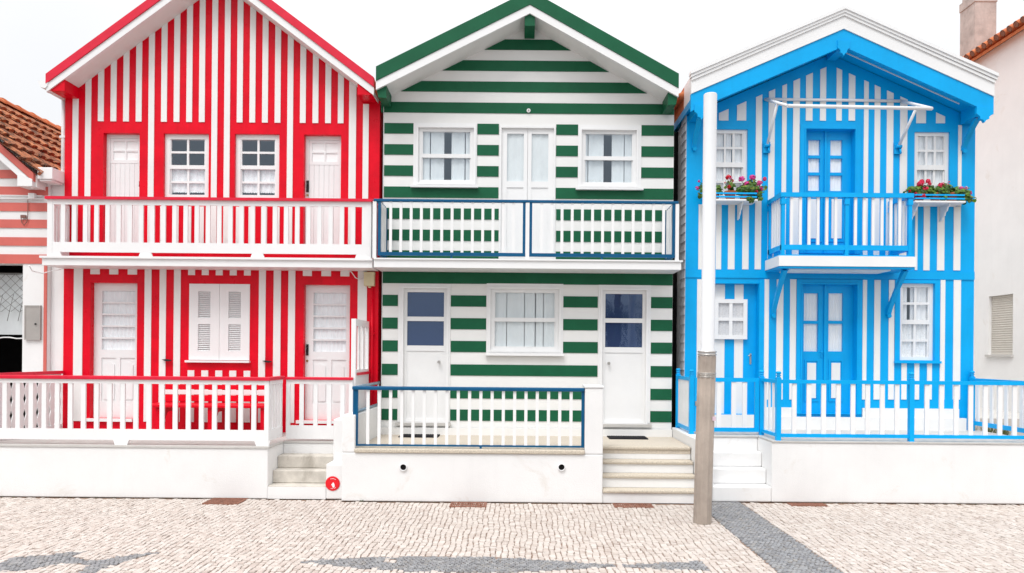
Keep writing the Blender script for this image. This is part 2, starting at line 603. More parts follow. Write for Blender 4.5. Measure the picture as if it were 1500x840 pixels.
# roof
m = MB(); vband(m, RL, (RAX, RAZ), RR, .012, .175, -.285, 9.2); m.build('roof', TILE2, red)
m = MB(); vband(m, RL, (RAX, RAZ), RR, .190, .055, -.285, 9.1); m.build('soffit', WWOOD, red)
m = MB(); vband(m, RL, (RAX, RAZ), RR, 0, .136, -.365, -.288); m.build('bargeboard', REDRAIL, red)
m = MB(); vband(m, RL, (RAX, RAZ), RR, .139, .112, -.348, -.288); m.build('fascia', WHITE, red)
for X in (-6.60, -2.235):
    m = MB()
    zt = soff_r(X) - .0
    d = .105
    s = 1 if X < RAX else -1
    if s > 0:
        m.prism([(X - d, zt - RT * d - .005), (X + d, zt + RT * d - .005), (X + d, zt + RT * d - .165), (X - d + .05, zt - .165 + RT * d)], -.33, -.001, 'y')
    else:
        m.prism([(X - d, zt + RT * d - .005), (X + d, zt - RT * d - .005), (X + d - .05, zt - .165 + RT * d), (X - d, zt - .165 + RT * d)], -.33, -.001, 'y')
    m.build('beam_end', RED, red)
# gutter and downpipe on the left side
m = MB()
gx, gz = -6.775, 5.60
prof = [(gx - .085, gz + .04), (gx + .062, gz + .04), (gx + .05, gz - .03), (gx + .02, gz - .065), (gx - .045, gz - .05), (gx - .07, gz + .0)]
m.prism(prof, -.36, 8.9, 'y')
m.build('gutter', WHITE, red)
m = MB(); m.tube([(-6.75, .06, 5.56), (-6.75, .06, 4.3)], .034, 12); m.box(-6.79, -6.70, .02, .10, 4.95, 4.98)
m.build('downpipe', WHITE, red)


# upper doors
def plank_door(parent, r, lock_left):
    x0, x1, z0, z1 = r
    y = .085
    m = MB()
    m.box(x0, x1, y + .03, y + .06, z0, z1)
    m.ring(x0, x1, z0, z1, (.05, .05, .10, .055), y, y + .03)
    gx0, gx1 = x0 + .095, x1 - .075
    n = 6
    px0, px1 = x0 + .052, x1 - .052
    zt = z1 - .42
    for i in range(n):
        a = px0 + (px1 - px0) * i / n
        b = px0 + (px1 - px0) * (i + 1) / n
        m.box(a + .0015, b - .0015, y + .012, y + .026, z0 + .102, zt)
    m.box(px0, px1, y + .008, y + .03, zt, zt + .05)
    # four small lights at the top
    zt2 = z1 - .057
    m.box(px0, gx0, y + .008, y + .03, zt + .05, zt2)
    m.box(gx1, px1, y + .008, y + .03, zt + .05, zt2)
    m.box(gx0, gx1, y + .008, y + .03, zt2 - .04, zt2)
    xm, zm = (gx0 + gx1) / 2, (zt + .05 + zt2 - .04) / 2
    m.box(xm - .012, xm + .012, y + .008, y + .03, zt + .05, zt2 - .04)
    m.box(gx0, xm - .012, y + .010, y + .03, zm - .012, zm + .012)
    m.box(xm + .012, gx1, y + .010, y + .03, zm - .012, zm + .012)
    d = m.build('door', WHITE, parent)
    hx = x0 + .035 if lock_left else x1 - .02
    handle_plate(d, hx, at(450, 280)[1], y, .17)
    k = MB(); k.tube([(hx, y - .012, at(450, 284.5)[1]), (hx, y, at(450, 284.5)[1])], .016, 10)
    k.build('lock', BRASS, d)
    p = MB(); p.quad((gx0, y + .022, zt + .05), (gx1, y + .022, zt + .05), (gx1, y + .022, zt2 - .04), (gx0, y + .022, zt2 - .04))
    p.build('pane', VOILE, d, recalc=False)
    return d


plank_door(red, RED_DOORS_UP[0], False)
plank_door(red, RED_DOORS_UP[1], True)
for r in RED_WINS:
    sash(red, r, .045, .07, 2, 2, .030, GLASS, [('curtain', 0, 1, .04, .50, LACE, dict(fold=.09, amp=.006, scallop=.035))], rail=.055)


def glazed_door(parent, r, lock_right, reveal):
    """ground floor door: five glazed rows over two arched panels; the leaf is narrower than the opening"""
    x0, x1, z0, z1 = r
    x0 += reveal
    y = .09
    m = MB()
    H = z1 - z0
    gz0, gz1 = z1 - .98, z1 - .11
    gx0, gx1 = x0 + .115, x1 - .075
    m.box(x0, gx0, y, y + .045, z0, z1)
    m.box(gx1, x1, y, y + .045, z0, z1)
    m.box(gx0, gx1, y, y + .045, gz1, z1)
    m.box(gx0, gx1, y, y + .045, gz0 - .12, gz0)
    for i in range(1, 5):
        z = gz0 + (gz1 - gz0) * i / 5
        m.box(gx0, gx1, y + .006, y + .04, z - .013, z + .013)
    # lower part with two arched panels
    m.box(gx0, gx1, y + .014, y + .045, z0, gz0 - .12)
    m.box(gx0, gx1, y, y + .014, z0, z0 + .24)
    xm = (gx0 + gx1) / 2
    m.box(xm - .03, xm + .03, y, y + .014, z0 + .24, gz0 - .12)
    for a, b in ((gx0, xm - .03), (xm + .03, gx1)):
        zt = gz0 - .17
        pts = [(a + .028, z0 + .27), (b - .028, z0 + .27), (b - .028, zt - .05)]
        for j in range(1, 8):
            s = j / 8
            pts.append((b - .028 - (b - a - .056) * s, zt - .05 + .035 * math.sin(math.pi * s)))
        pts.append((a + .028, zt - .05))
        m.prism(pts, y + .002, y + .014, 'y')
    d = m.build('door', WHITE, parent)
    p = MB(); p.quad((gx0, y + .028, gz0), (gx1, y + .028, gz0), (gx1, y + .028, gz1), (gx0, y + .028, gz1))
    p.build('pane', GLASSC, d, recalc=False)
    curtain('curtain', VOILE, d, gx0, gx1, gz0, gz1, y + .042, .06, .005)
    hx = x1 - .008 if lock_right else x0 + .03
    handle_plate(d, hx, at(450, 521)[1], y, .165)
    if not lock_right:
        k = MB(); k.tube([(hx, y - .012, at(450, 529)[1]), (hx, y, at(450, 529)[1])], .017, 10)
        k.build('lock', BRASS, d)
    s = MB(); s.box(r[0] - .09, r[1] - .04, -.045, .03, z0 - .045, z0 - .002)
    s.build('threshold', WHITE, d)
    return d


glazed_door(red, RED_DOORS_LO[0], True, .001)
glazed_door(red, RED_DOORS_LO[1], False, .001)

# louvred shutters
x0, x1, z0, z1 = RED_SHUT
xm = (x0 + x1) / 2
for a, b in ((x0 + .002, xm - .002), (xm + .002, x1 - .002)):
    m = MB()
    y = -.006
    sx = .13
    zz = [z0 + .003, z0 + .135, z0 + .525, z0 + .615, z0 + 1.005, z1 - .003]
    m.box(a, a + sx, y, y + .04, zz[0], zz[5])
    m.box(b - sx, b, y, y + .04, zz[0], zz[5])
    for i in (0, 2, 4):
        m.box(a + sx, b - sx, y, y + .04, zz[i], zz[i + 1])
    for i in (1, 3):
        n = 14
        for j in range(n):
            c = zz[i] + (zz[i + 1] - zz[i]) * (j + .5) / n
            m.add([(a + sx, y + .006, c - .012), (b - sx, y + .006, c - .012), (b - sx, y + .034, c + .014), (a + sx, y + .034, c + .014),
                   (a + sx, y + .012, c - .016), (b - sx, y + .012, c - .016), (b - sx, y + .040, c + .010), (a + sx, y + .040, c + .010)],
                  [(0, 1, 2, 3), (7, 6, 5, 4), (0, 4, 5, 1), (3, 2, 6, 7), (0, 3, 7, 4), (1, 5, 6, 2)])
    m.build('shutter', WHITE, red)
m = MB(); m.box(x0 - .035, x1 + .012, -.055, -.001, z0 - .034, z0 - .004); m.build('window_sill', WHITE, red)
for px in (246.5, 393):
    X, Z = at(px, 528 if px < 300 else 530)
    m = MB()
    m.prism([(X - .075, Z + .01), (X - .02, Z + .018), (X + .05, Z + .008), (X + .07, Z - .006), (X + .01, Z - .016), (X - .03, Z - .008)], -.05, -.025, 'y')
    m.tube([(X, -.03, Z), (X, .0, Z)], .008, 6)
    m.build('shutter_latch', BLACK, red)

# balcony
BY = -.45
bal = MB()
zs0, zs1 = at(300, 390.5, BY)[1], at(300, 377, BY)[1]
bal.box(rx0 - .02, rx1, BY, -.013, zs0, zs1 - .03)
bal.box(rx0 - .045, rx1 + .003, BY - .025, -.013, zs1 - .03, zs1)
balc = bal.build('balcony', WHITE, red)
zt1, zt0 = at(300, 290, BY)[1], at(300, 294, BY)[1]
m = MB(); m.box(rx0 + .03, rx1 - .002, BY - .035, BY + .045, zt0, zt1)
m.box(rx0 + .03, rx0 + .11, BY + .045, -.013, zt0, zt1)
m.box(rx1 - .082, rx1 - .002, BY + .045, -.013, zt0, zt1)
m.build('cap_rail', REDRAIL, balc)
zb1, zb0 = at(300, 356.5, BY)[1], at(300, 371.0, BY)[1]
m = MB(); m.box(rx0 + .05, rx1 - .02, BY, BY + .03, zt0 - .07, zt0)
m.build('top_rail', WHITE, balc)
m = MB()
# bottom board with a low arched cut between its feet
feet = [rx0 + .05, at(208, 370, BY)[0], at(385, 370, BY)[0] , rx1 - .02]
m.box(rx0 + .05, rx1 - .02, BY, BY + .03, zb0, zb1)
for a, b in ((feet[0], feet[0] + .2), (at(203, 370, BY)[0], at(223, 370, BY)[0]), (at(367, 370, BY)[0], at(387, 370, BY)[0]), (at(520, 370, BY)[0], feet[3])):
    m.prism([(a, zs1), (b, zs1), (b - .02, zb0), (a + .02, zb0)], BY, BY + .03, 'y')
m.build('bottom_board', WHITE, balc)
pxs = [75.5 + 16.35 * i for i in range(29)]
base = MB()
X, _ = at(pxs[0], 325, BY)
base.box(X - .03, X + .03, BY + .002, BY + .026, zb1, zt0 - .07)
row('baluster', base, WHITE, balc, [(at(p, 325, BY)[0], 0, 0) for p in pxs])
base = MB(); base.box(rx0 + .05, rx0 + .12, BY - .004, BY + .07, zs1, zt0); pst = base.build('post', WHITE, balc)
copy_to(pst, ORIGIN[pst.name] + Vector((rx1 - rx0 - .14, 0, 0)), balc)
for X in (rx0 + .055, rx1 - .05):
    m = MB(); m.box(X, X + .03, BY + .07, -.013, zt0 - .07, zt0); m.build('side_rail', WHITE, balc)
    m = MB(); m.box(X, X + .03, BY + .07, -.013, zb0 - .02, zb1); m.build('side_board', WHITE, balc)
    b = MB(); b.box(X + .003, X + .027, BY + .095, BY + .145, zb1, zt0 - .07)
    row('baluster', b, WHITE, balc, [(0, q, 0) for q in (0, .075, .15, .225, .30)])
# cream junction box, red pipe and loose cables under the slab
r = rect(535, 400, 550, 420)
m = MB(); m.box(r[0], r[1], -.10, -.012, r[2], r[3]); m.box(r[0] - .004, r[1] + .004, -.104, -.02, r[3] - .03, r[3] + .004)
m.box(r[0] + .06, r[0] + .10, -.08, -.04, r[2] - .025, r[2])
m.build('junction_box', CREAM, red, .008)
m = MB(); xp = at(546, 480)[0]; m.tube([(xp, -.05, r[2] - .02), (xp, -.05, FLOOR_R)], .016, 10); m.box(xp - .03, xp + .03, -.04, -.001, 2.1, 2.13)
m.build('conduit', RED, red)
m = MB()
xa, za = at(530, 399); xb, zb = at(522, 392)
m.tube([(xb - .12, -.2, zs0 - .012), (xb - .05, -.10, zs0 - .02), (xb, -.05, zs0 - .10), (xb + .04, -.03, zs0 - .12), (r[0], -.05, r[3] - .06)], .007, 6)
xa, za = at(76, 398)
m.tube([(xa - .06, -.40, zs0 - .005), (xa - .08, -.30, zs0 - .07), (xa + .0, -.2, zs0 - .09), (xa + .1, -.08, zs0 - .03), (xa + .16, -.03, zs0 - .01)], .008, 6)
m.build('cable', WHITE, red)

# ================================================================== GREEN HOUSE
gx0, gx1 = -2.03, 2.225
GL, GA, GR = (-2.055, 5.644 + .2), (.096, 6.733 + .2), (2.19, 5.579 + .2)
green = thing('striped_house', 'two storey house with horizontal dark green and white stripes between the red and blue houses', 'house', (0.1, 0, FLOOR_G))


def soff_g(X):
    return 6.618 - (.508 * (.096 - X) if X < .096 else .552 * (X - .096))


soff_g.apex = .096
G_WIN_UP = [rect(613, 188, 694, 268), rect(852, 191.5, 932, 271.5)]
G_DOOR_UP = rect(734, 188, 811, 372)
G_DOOR_LO = [rect(591, 423, 654, 618), rect(882, 425.5, 945.7, 620)]
G_WIN_LO = rect(718.6, 424, 818.8, 513)
w = MB()
wall_face(w, gx0, gx1, FLOOR_G - .3, 5.30, G_WIN_UP + [G_DOOR_UP, G_WIN_LO] + G_DOOR_LO, 0, .09)
w.quad((gx0, 0, 5.30), (gx1, 0, 5.30), (gx1, 0, soff_g(gx1) + .03), (.096, 0, 6.65), (gx0, 0, soff_g(gx0) + .03))
body(w, gx0, gx1, 0, 5.4, .096, 6.6, 9)


def gboard(z1, z0, spans):
    for a, b in spans:
        w.box(a, b, -.009, 0, z0, z1, 1)


def lap(zt, h=.155):
    pass


def X_(px, y=230):
    return at(px, y)[0]


corner = X_(563)
# gable boards follow the soffit
for i, zt in enumerate([6.435, 6.1255, 5.816]):
    z0 = zt - .153
    def xl(z): return .096 - (6.618 - z) / .508
    def xr(z): return .096 + (6.618 - z) / .552
    w.prism([(max(xl(z0) + .004, gx0 + .01), z0), (min(xr(z0) - .004, gx1 - .01), z0), (xr(zt) - .004, zt), (xl(zt) + .004, zt)], -.009, 0, 'y', 1)
gboard(5.5065, 5.353, [(corner - .05, gx1 - .003)])
for zt in (5.197, 4.8875, 4.578):
    gboard(zt, zt - .153, [(corner, X_(605.7)), (X_(699), X_(730.5)), (X_(814.5), X_(846.5)), (X_(939.3), gx1 - .003)])
for zt in (4.2685,):
    gboard(zt, zt - .16, [(corner, X_(730.5)), (X_(814.5), gx1 - .003)])
for zt in (3.955, 3.64, 3.335):
    gboard(zt, zt - .16, [(corner, X_(730.5, 330)), (X_(814.5, 330), gx1 - .003)])
gboard(3.026, 2.853, [(X_(561, 400), gx1 - .003)])
for zt in (2.682, 2.349):
    gboard(zt, zt - .163, [(X_(560.5, 450), X_(582.8, 450)), (X_(660.5, 450), X_(712.3, 450)), (X_(825, 450), X_(875.5, 450)), (X_(953.5, 450), gx1 - .003)])
gboard(2.016, 1.853, [(X_(560.5, 500), X_(582.8, 500)), (X_(660.5, 500), X_(712.3, 500)), (X_(825, 500), X_(875.5, 500)), (X_(953.5, 500), gx1 - .003)])
for zt in (1.672, 1.338, 1.012):
    gboard(zt, zt - .163, [(X_(559.5, 550), X_(582.5, 550)), (X_(660, 550), X_(875, 550)), (X_(953, 550), gx1 - .003)])
# thin shadow joints in the white boards
for k in range(0, 17):
    pass
w.box(gx0, X_(562), -.016, 0.0, FLOOR_G, soff_g(gx0) - .02, 0)          # corner board
w.build('wall', [WWOOD, GREEN], green)

m = MB(); vband(m, GL, GA, GR, .01, .25, -.40, 9.2); m.build('roof', TILE2, green)
m = MB(); vband(m, GL, GA, GR, .262, .045, -.40, 9.1); m.build('soffit', WWOOD, green)
m = MB(); vband(m, GL, GA, GR, 0, .200, -.46, -.403); m.build('bargeboard', GREEN, green)
m = MB(); vband(m, GL, GA, GR, .203, .118, -.448, -.403); m.build('fascia', WHITE, green)
m = MB()
za = 6.618 - .004
m.prism([(.096 - .073, za - .037), (.096, za), (.096 + .073, za - .040), (.096 + .073, za - .165), (.096 - .073, za - .165)], -.42, -.001, 'y'); m.build('beam_end', GREEN, green)
m = MB(); X0 = -2.05; m.prism([(X0, soff_g(X0)), (X0 + .135, soff_g(X0 + .135) - .003), (X0 + .135, soff_g(X0) - .11), (X0 + .02, soff_g(X0) - .10)], -.41, -.012, 'y'); m.build('beam_end', GREEN, green)
m = MB(); X1 = 2.185; m.prism([(X1 - .135, soff_g(X1 - .135) - .003), (X1, soff_g(X1)), (X1 - .02, soff_g(X1) - .10), (X1 - .135, soff_g(X1) - .11)], -.41, -.012, 'y'); m.build('beam_end', GREEN, green)
X, Z = at(774.3, 163)
m = MB(); m.tube([(X, -.030, Z), (X, -.010, Z)], .028, 18); m.tube([(X, -.036, Z), (X, -.030, Z)], .013, 12, 1)
m.build('ring_hook', [WHITE, GREYDOOR], green)


def casing(parent, outer, inner, name='casing', y=-.016, sill=None):
    m = MB()
    a, b, c, d = outer
    e, f, g, h = inner
    m.ring(a, b, c, d, (e - a, b - f, g - c, d - h), y, -.001)
    m.ring(e - .03, f + .03, g - .03, h + .03, .028, y - .012, y)
    if sill:
        s0, s1, q0, q1 = sill
        m.box(s0, s1, -.075, y - .001, q0, q1)
    return m.build(name, WHITE, parent)


GREEN_CURTS = [('curtain', 0, .155, 0, 1, BLIND, dict(fold=.12, amp=.004)), ('curtain', .175, .45, 0, 1, BLIND, dict(fold=.12, amp=.004)),
               ('curtain', .60, .87, 0, 1, BLIND, dict(fold=.12, amp=.004)), ('curtain', .89, 1, 0, 1, BLIND, dict(fold=.12, amp=.004))]
GREEN_CURTS_R = [('curtain', 0, .07, 0, 1, BLIND, dict(fold=.12, amp=.004)), ('curtain', .085, .40, 0, 1, BLIND, dict(fold=.12, amp=.004)),
                 ('curtain', .57, .82, 0, 1, BLIND, dict(fold=.12, amp=.004)), ('curtain', .835, 1, 0, 1, BLIND, dict(fold=.12, amp=.004))]
for r, oc, sl, cu in ((G_WIN_UP[0], rect(605.7, 181, 698.6, 273), rect(602, 273, 700.6, 276), GREEN_CURTS), (G_WIN_UP[1], rect(846.6, 184, 939, 276.5), rect(843, 276.5, 941.5, 279.5), GREEN_CURTS_R)):
    f = sash(green, r, .015, .045, 1, 1, .03, GLASS, cu, rail=.055)
    casing(f, oc, r, 'frame', sill=sl)
f = sash(green, G_WIN_LO, .015, .05, 1, 1, .03, GLASSC, [('curtain', 0, .20, 0, 1, BLIND, dict(fold=.12, amp=.004)), ('curtain', .21, .49, 0, 1, BLIND, dict(fold=.2, amp=.004)), ('curtain', .50, .665, 0, 1, BLIND, dict(fold=.12, amp=.004)), ('curtain', .68, .80, 0, 1, BLIND, dict(fold=.12, amp=.004)), ('curtain', .81, 1, 0, 1, BLIND, dict(fold=.12, amp=.004))], rail=.058)
casing(f, rect(712.6, 416, 824.8, 518), G_WIN_LO, 'frame', sill=rect(711, 518, 826, 521.5))


def upvc_door(parent, r, outer, knob_left, reflection_sheet):
    x0, x1, z0, z1 = r
    y = .03
    m = MB()
    a, b = rect(0, 428, 10, 505.5)[2:]
    fw = .045
    zt = z1 - .05
    zg = z1 - .835
    m.ring(x0, x1, z0, z1, (fw, fw, .04, .05), y, y + .05)
    zm = (zt + zg) / 2
    m.box(x0 + fw, x1 - fw, y, y + .05, zm - .032, zm + .032)
    m.box(x0 + fw, x1 - fw, y, y + .05, zg - .08, zg)
    m.box(x0 + fw, x1 - fw, y + .012, y + .05, z0 + .04, zg - .08)
    d = m.build('door', WHITE, parent)
    p = MB()
    for c, e in ((zg, zm - .032), (zm + .032, zt)):
        p.quad((x0 + fw, y + .02, c), (x1 - fw, y + .02, c), (x1 - fw, y + .02, e), (x0 + fw, y + .02, e))
    p.build('pane', GLASSN, d, recalc=False)
    q = MB(); q.box(x0 + fw, x1 - fw, y + .03, y + .035, zg, zt); q.build('reflection_sheet', REFLTINT, d)  # added sheet, its navy paints the dark room and sky reflection
    kx = x0 + .10 if knob_left else x1 - .11
    zk = at(640, 530.5)[1]
    k = MB(); k.tube([(kx, y + .012, zk), (kx, y - .02, zk), (kx, y - .03, zk), (kx, y - .055, zk)], [.016, .012, .024, .020], 12); k.build('handle', STEEL, d)
    casing(d, outer, r, 'door_frame')
    s = MB(); s.box(outer[0] - .03, outer[1] + .02, -.06, -.017, z0 - .055, z0 - .012); s.build('threshold', LIGHTSTEP, d)
    return d


upvc_door(green, G_DOOR_LO[0], (X_(583.5, 500), X_(659.5, 500), G_DOOR_LO[0][2], at(620, 416)[1]), False, True)
upvc_door(green, G_DOOR_LO[1], (X_(876.3, 500), X_(952.7, 500), G_DOOR_LO[1][2], at(915, 418)[1]), True, True)
# upper double door
x0, x1, z0, z1 = G_DOOR_UP
y = .02
xm = (x0 + x1) / 2
for a, b in ((x0, xm - .002), (xm + .002, x1)):
    m = MB()
    l, rr_ = (.082, .055) if a == x0 else (.055, .082)
    zg0, zg1 = at(770, 265.5)[1], at(770, 195.5)[1]
    m.box(a, a + l, y, y + .05, z0, z1); m.box(b - rr_, b, y, y + .05, z0, z1)
    m.box(a + l, b - rr_, y, y + .05, zg1, z1); m.box(a + l, b - rr_, y, y + .05, zg0 - .09, zg0)
    m.box(a + l, b - rr_, y + .012, y + .05, z0, zg0 - .09)
    d = m.build('door', WHITE, green)
    p = MB(); p.quad((a + l, y + .02, zg0), (b - rr_, y + .02, zg0), (b - rr_, y + .02, zg1), (a + l, y + .02, zg1)); p.build('pane', GLASSC, d, recalc=False)
    curtain('curtain', BLIND, d, a + l, b - rr_, zg0, zg1, y + .032, .12, .003)
m = MB(); m.ring(X_(731.5), X_(813.7), z0, at(772, 184.5)[1], (x0 - X_(731.5), X_(813.7) - x1, .0011, at(772, 184.5)[1] - z1), -.016, -.001)
m.build('door_frame', WHITE, green)

# balcony
GY = -.55
gs1, gs0 = at(770, 380, GY)[1], at(770, 393.5, GY)[1]
m = MB(); m.box(gx0 - .012, gx1, GY, -.017, gs0, gs1 - .02); m.box(gx0 - .012, gx1 + .02, GY - .02, -.017, gs1 - .02, gs1)
gb = m.build('balcony', WHITE, green)
zt1, zt0 = at(770, 293.2, GY)[1], at(770, 297.2, GY)[1]
xl_, xr_ = at(549.5, 295, GY)[0], at(994, 295, GY)[0]
xl_ = max(xl_, gx0 - .005)
m = MB()
m.box(xl_ - .02, xr_, GY - .01, GY + .045, zt0, zt1)
m.box(xr_ - .05, xr_, GY + .045, -.017, zt0, zt1); m.box(xl_ - .0, xl_ + .05, GY + .045, -.017, zt0, zt1)
m.build('top_rail', NAVY, gb, .006)
zb1, zb0 = at(770, 371, GY)[1], at(770, 376, GY)[1]
panels = [(at(553.5, 330, GY)[0], at(769.8, 330, GY)[0]), (at(775.5, 330, GY)[0], at(989, 330, GY)[0])]
for a, b in panels:
    m = MB(); m.box(a, a + .038, GY, GY + .03, zb0, zt0); m.box(b - .038, b, GY, GY + .03, zb0, zt0); m.box(a + .038, b - .038, GY, GY + .03, zb0, zb1)
    xm = (a + b) / 2
    m.box(xm - .012, xm + .012, GY + .004, GY + .026, gs1, zb0)
    m.build('panel_frame', NAVY, gb)
for X0 in (at(552.5, 330, GY)[0] - .062, at(770.2, 330, GY)[0], at(989.4, 330, GY)[0]):
    m = MB(); m.box(X0, X0 + .05, GY - .004, GY + .045, gs1, zt0); m.build('post', WHITE, gb)
b = MB(); X = at(572, 330, GY)[0]; b.box(X - .019, X + .019, GY + .005, GY + .025, zb1, zt0)
row('baluster', b, WHITE, gb, [(at(572 + 15 * i, 330, GY)[0], 0, 0) for i in range(13)] + [(at(793.5 + 14.9 * i, 330, GY)[0], 0, 0) for i in range(13)])
for X0 in (panels[0][0] + .005, panels[1][1] - .035):
    m = MB(); m.box(X0, X0 + .03, -.055, -.02, gs1, zt0); m.box(X0, X0 + .03, GY + .03, -.055, zb0, zb1); m.build('side_frame', NAVY, gb)
    b = MB(); b.box(X0 + .005, X0 + .025, GY + .10, GY + .135, zb1, zt0)
    row('baluster', b, WHITE, gb, [(0, q, 0) for q in (0, .11, .22, .33)])

# ================================================================== BLUE HOUSE
bx0, bx1 = 2.41, 6.64
BA, BL, BR = (4.51, 6.75), (2.372, 6.75 - .436 * 2.138), (6.632, 6.75 - .440 * 2.122)
blue = thing('striped_house', 'narrow two storey house with vertical sky blue and white stripes and flower shelves', 'house', (4.5, 0, FLOOR_B))
B_DOOR_UP = rect(1179.5, 190, 1251, 372)
B_WIN_UP = [rect(1043.5, 189.5, 1095, 292), rect(1339.5, 193.5, 1391, 296)]
B_DOOR_LO = rect(1174, 417, 1254, 606.5)
B_ALC = rect(1037, 415.5, 1111, 607)
B_WIN_LO = rect(1317.6, 415.7, 1368, 528)
w = MB()
wall_face(w, bx0, bx1, FLOOR_B - .3, 5.25, B_WIN_UP + [B_DOOR_UP, B_DOOR_LO, B_ALC, B_WIN_LO], 0, .14)
w.quad((bx0, 0, 5.25), (bx1, 0, 5.25), (bx1, 0, 6.75 - .49 - .44 * (bx1 - 4.51)), (4.51, 0, 6.75 - .49), (bx0, 0, 6.75 - .49 - .44 * (4.51 - bx0)))
body(w, bx0 + .002, bx1, 0, 5.3, 4.51, 6.2, 9, 1, 0.3)
w.quad((bx1, 0, 0), (bx1, .3, 0), (bx1, .3, 5.3), (bx1, 0, 5.3), mi=1)


def topb(X):
    return 6.10 - .44 * abs(X - 4.51)


topb.apex = 4.51


def bs(px0, px1, y0, y1, sloped=False):
    X0, X1, Z0, Z1 = rect(px0, y0, px1, y1)
    strip(w, X0, X1, Z0, Z1, 1, -.010, topb if sloped else None)


UB = 395
for a, b in ((1106.3, 1115.3), (1125, 1134), (1144.6, 1151.2), (1160.8, 1170.3), (1264.5, 1271), (1280, 1288.3), (1298, 1307.5), (1317.5, 1328)):
    bs(a, b, 140, UB, True)
for a, b in ((1180.3, 1190), (1201, 1209.7), (1225, 1232.8), (1243, 1252.3)):
    bs(a, b, 120, 177.3, True)
for a, b in ((1053, 1067), (1079.5, 1093)):
    bs(a, b, 140, 177, True)
for a, b in ((1342, 1356), (1371, 1384)):
    bs(a, b, 140, 181, True)
bs(1403, 1408, 184, 302.5)
for a, b in ((1023, 1031), (1048.6, 1056.4), (1066.3, 1076), (1087.3, 1096.5)):
    bs(a, b, 300, UB)
for a, b in ((1352.5, 1361.5), (1372.5, 1383), (1396.5, 1406.5)):
    bs(a, b, 303, UB + 1.5)
for a, b in ((1340, 1343.5),):
    bs(a, b, 303, UB + 1)
LB, LT = 585.5, 409.5
for a, b in ((1020.5, 1036.5), (1119, 1125.7), (1137, 1146.7), (1156.7, 1165.7), (1263, 1269), (1280, 1289), (1301.3, 1309.5), (1376.7, 1383.6), (1396, 1406.5)):
    bs(a, b, LT + (1 if a > 1250 else 0), LB)
for a, b in ((1320, 1327.6), (1339, 1346), (1357.6, 1364.5)):
    bs(a, b, 532.5, LB)
# raised frames round the openings
for r, t in ((B_DOOR_UP, .085), (B_DOOR_LO, .08)):
    w.ring(r[0] - t, r[1] + t, r[2], r[3] + t * .85, (t, t, .0012, t * .85), -.020, -.001, 0)
    w.ring(r[0] - .018, r[1] + .018, r[2], r[3] + .018, (.016, .016, .0012, .016), -.030, -.0205, 0)
r = B_WIN_LO; w.ring(r[0] - .075, r[1] + .075, r[2] - .035, r[3] + .05, (.073, .073, .033, .048), -.022, -.001, 0)
w.box(r[0] - .09, r[1] + .09, -.05, -.0225, r[2] - .045, r[2] - .012, 0)
w.box(B_ALC[1] + .002, B_ALC[1] + .075, -.018, -.001, FLOOR_B, B_ALC[3] + .06, 0)
w.box(bx0, bx1 - .001, -.014, -.0012, at(1240, 408.8)[1], at(1240, 397)[1], 0)
# white plinth
r = rect(1113, 597, 1424, 626)
pl = [(B_ALC[1] + .08, B_DOOR_LO[0] - .09), (B_DOOR_LO[1] + .09, bx1 - .22)]
for a, b in pl:
    w.box(a, b, -.030, -.001, FLOOR_B - .01, r[3] - .01, 1)
w.box(B_DOOR_LO[0] - .55, bx1 - .15, -.09, -.031, FLOOR_B - .01, at(1240, 611)[1], 1)
w.box(bx0 + .2, B_ALC[1] + .05, -.05, -.0305, FLOOR_B - .01, at(1080, 607.5)[1], 1)
# slate cladding on the side by the gap
for i in range(38):
    z = .4 + i * .135
    w.add([(bx0 - .018, .0, z), (bx0 - .018, .298, z), (bx0 - .004, .298, z + .14), (bx0 - .004, .0, z + .14)], [(0, 1, 2, 3)], 2)
    w.add([(bx0 - .018, .0, z), (bx0 - .004, .0, z + .14), (bx0, .0, z + .14), (bx0, 0, z)], [(0, 1, 2, 3)], 2)
    w.add([(bx0 - .018, .0, z), (bx0 - .018, .298, z), (bx0, .298, z), (bx0, 0, z)], [(0, 1, 2, 3)], 2)
w.quad((bx0 + .001, .0, .2), (bx0 + .001, .30, .2), (bx0 + .001, .30, 5.6), (bx0 + .001, .0, 5.6), mi=2)
w.box(gx1 + .006, bx0 - .002, .55, .57, 0, 5.28, 3)                     # near-black sheet added for the deep shade in the narrow gap
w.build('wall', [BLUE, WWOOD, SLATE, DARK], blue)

m = MB(); vband(m, BL, BA, BR, .05, .32, .021, 9.2); m.build('roof', TILE2, blue)
m = MB(); vband(m, BL, BA, BR, .05, .32, -.361, .02); m.build('verge', WHITE, blue)
# projecting clay eave tiles over the narrow gap
m = MB()
for i in range(40):
    y0 = -.03 + i * .13
    m.tube([(2.31, y0 + .1, 5.63), (2.52, y0 + .1, 5.74)], [.055, .055], 10)
m.build('eave_tiles', TILE2, blue)
m = MB(); vband(m, BL, BA, BR, .372, .11, -.36, 9.1)
for k, dy in enumerate((-.30, -.20)):
    vband(m, (BL[0] + .5, BL[1] + .436 * .5), BA, (BR[0] - .35, BR[1] + .44 * .35), .482, .012, dy, dy + .014, 1)
m.build('soffit', [BLUE, PINK if False else WWOOD], blue)
m = MB()
vband(m, BL, BA, BR, .125, .182, -.43, -.363)
vband(m, BL, BA, BR, .085, .042, -.448, -.363)
vband(m, (BL[0] - .012, BL[1]), BA, (BR[0] + .022, BR[1]), .045, .042, -.462, -.363)
vband(m, (BL[0] - .02, BL[1]), BA, (BR[0] + .03, BR[1]), 0, .047, -.478, -.363)
m.build('cornice', WHITE, blue)
m = MB(); vband(m, BL, BA, BR, .309, .243, -.415, -.363); m.build('bargeboard', BLUE, blue)
# carved beam ends
za = 6.75 - .309 - .243


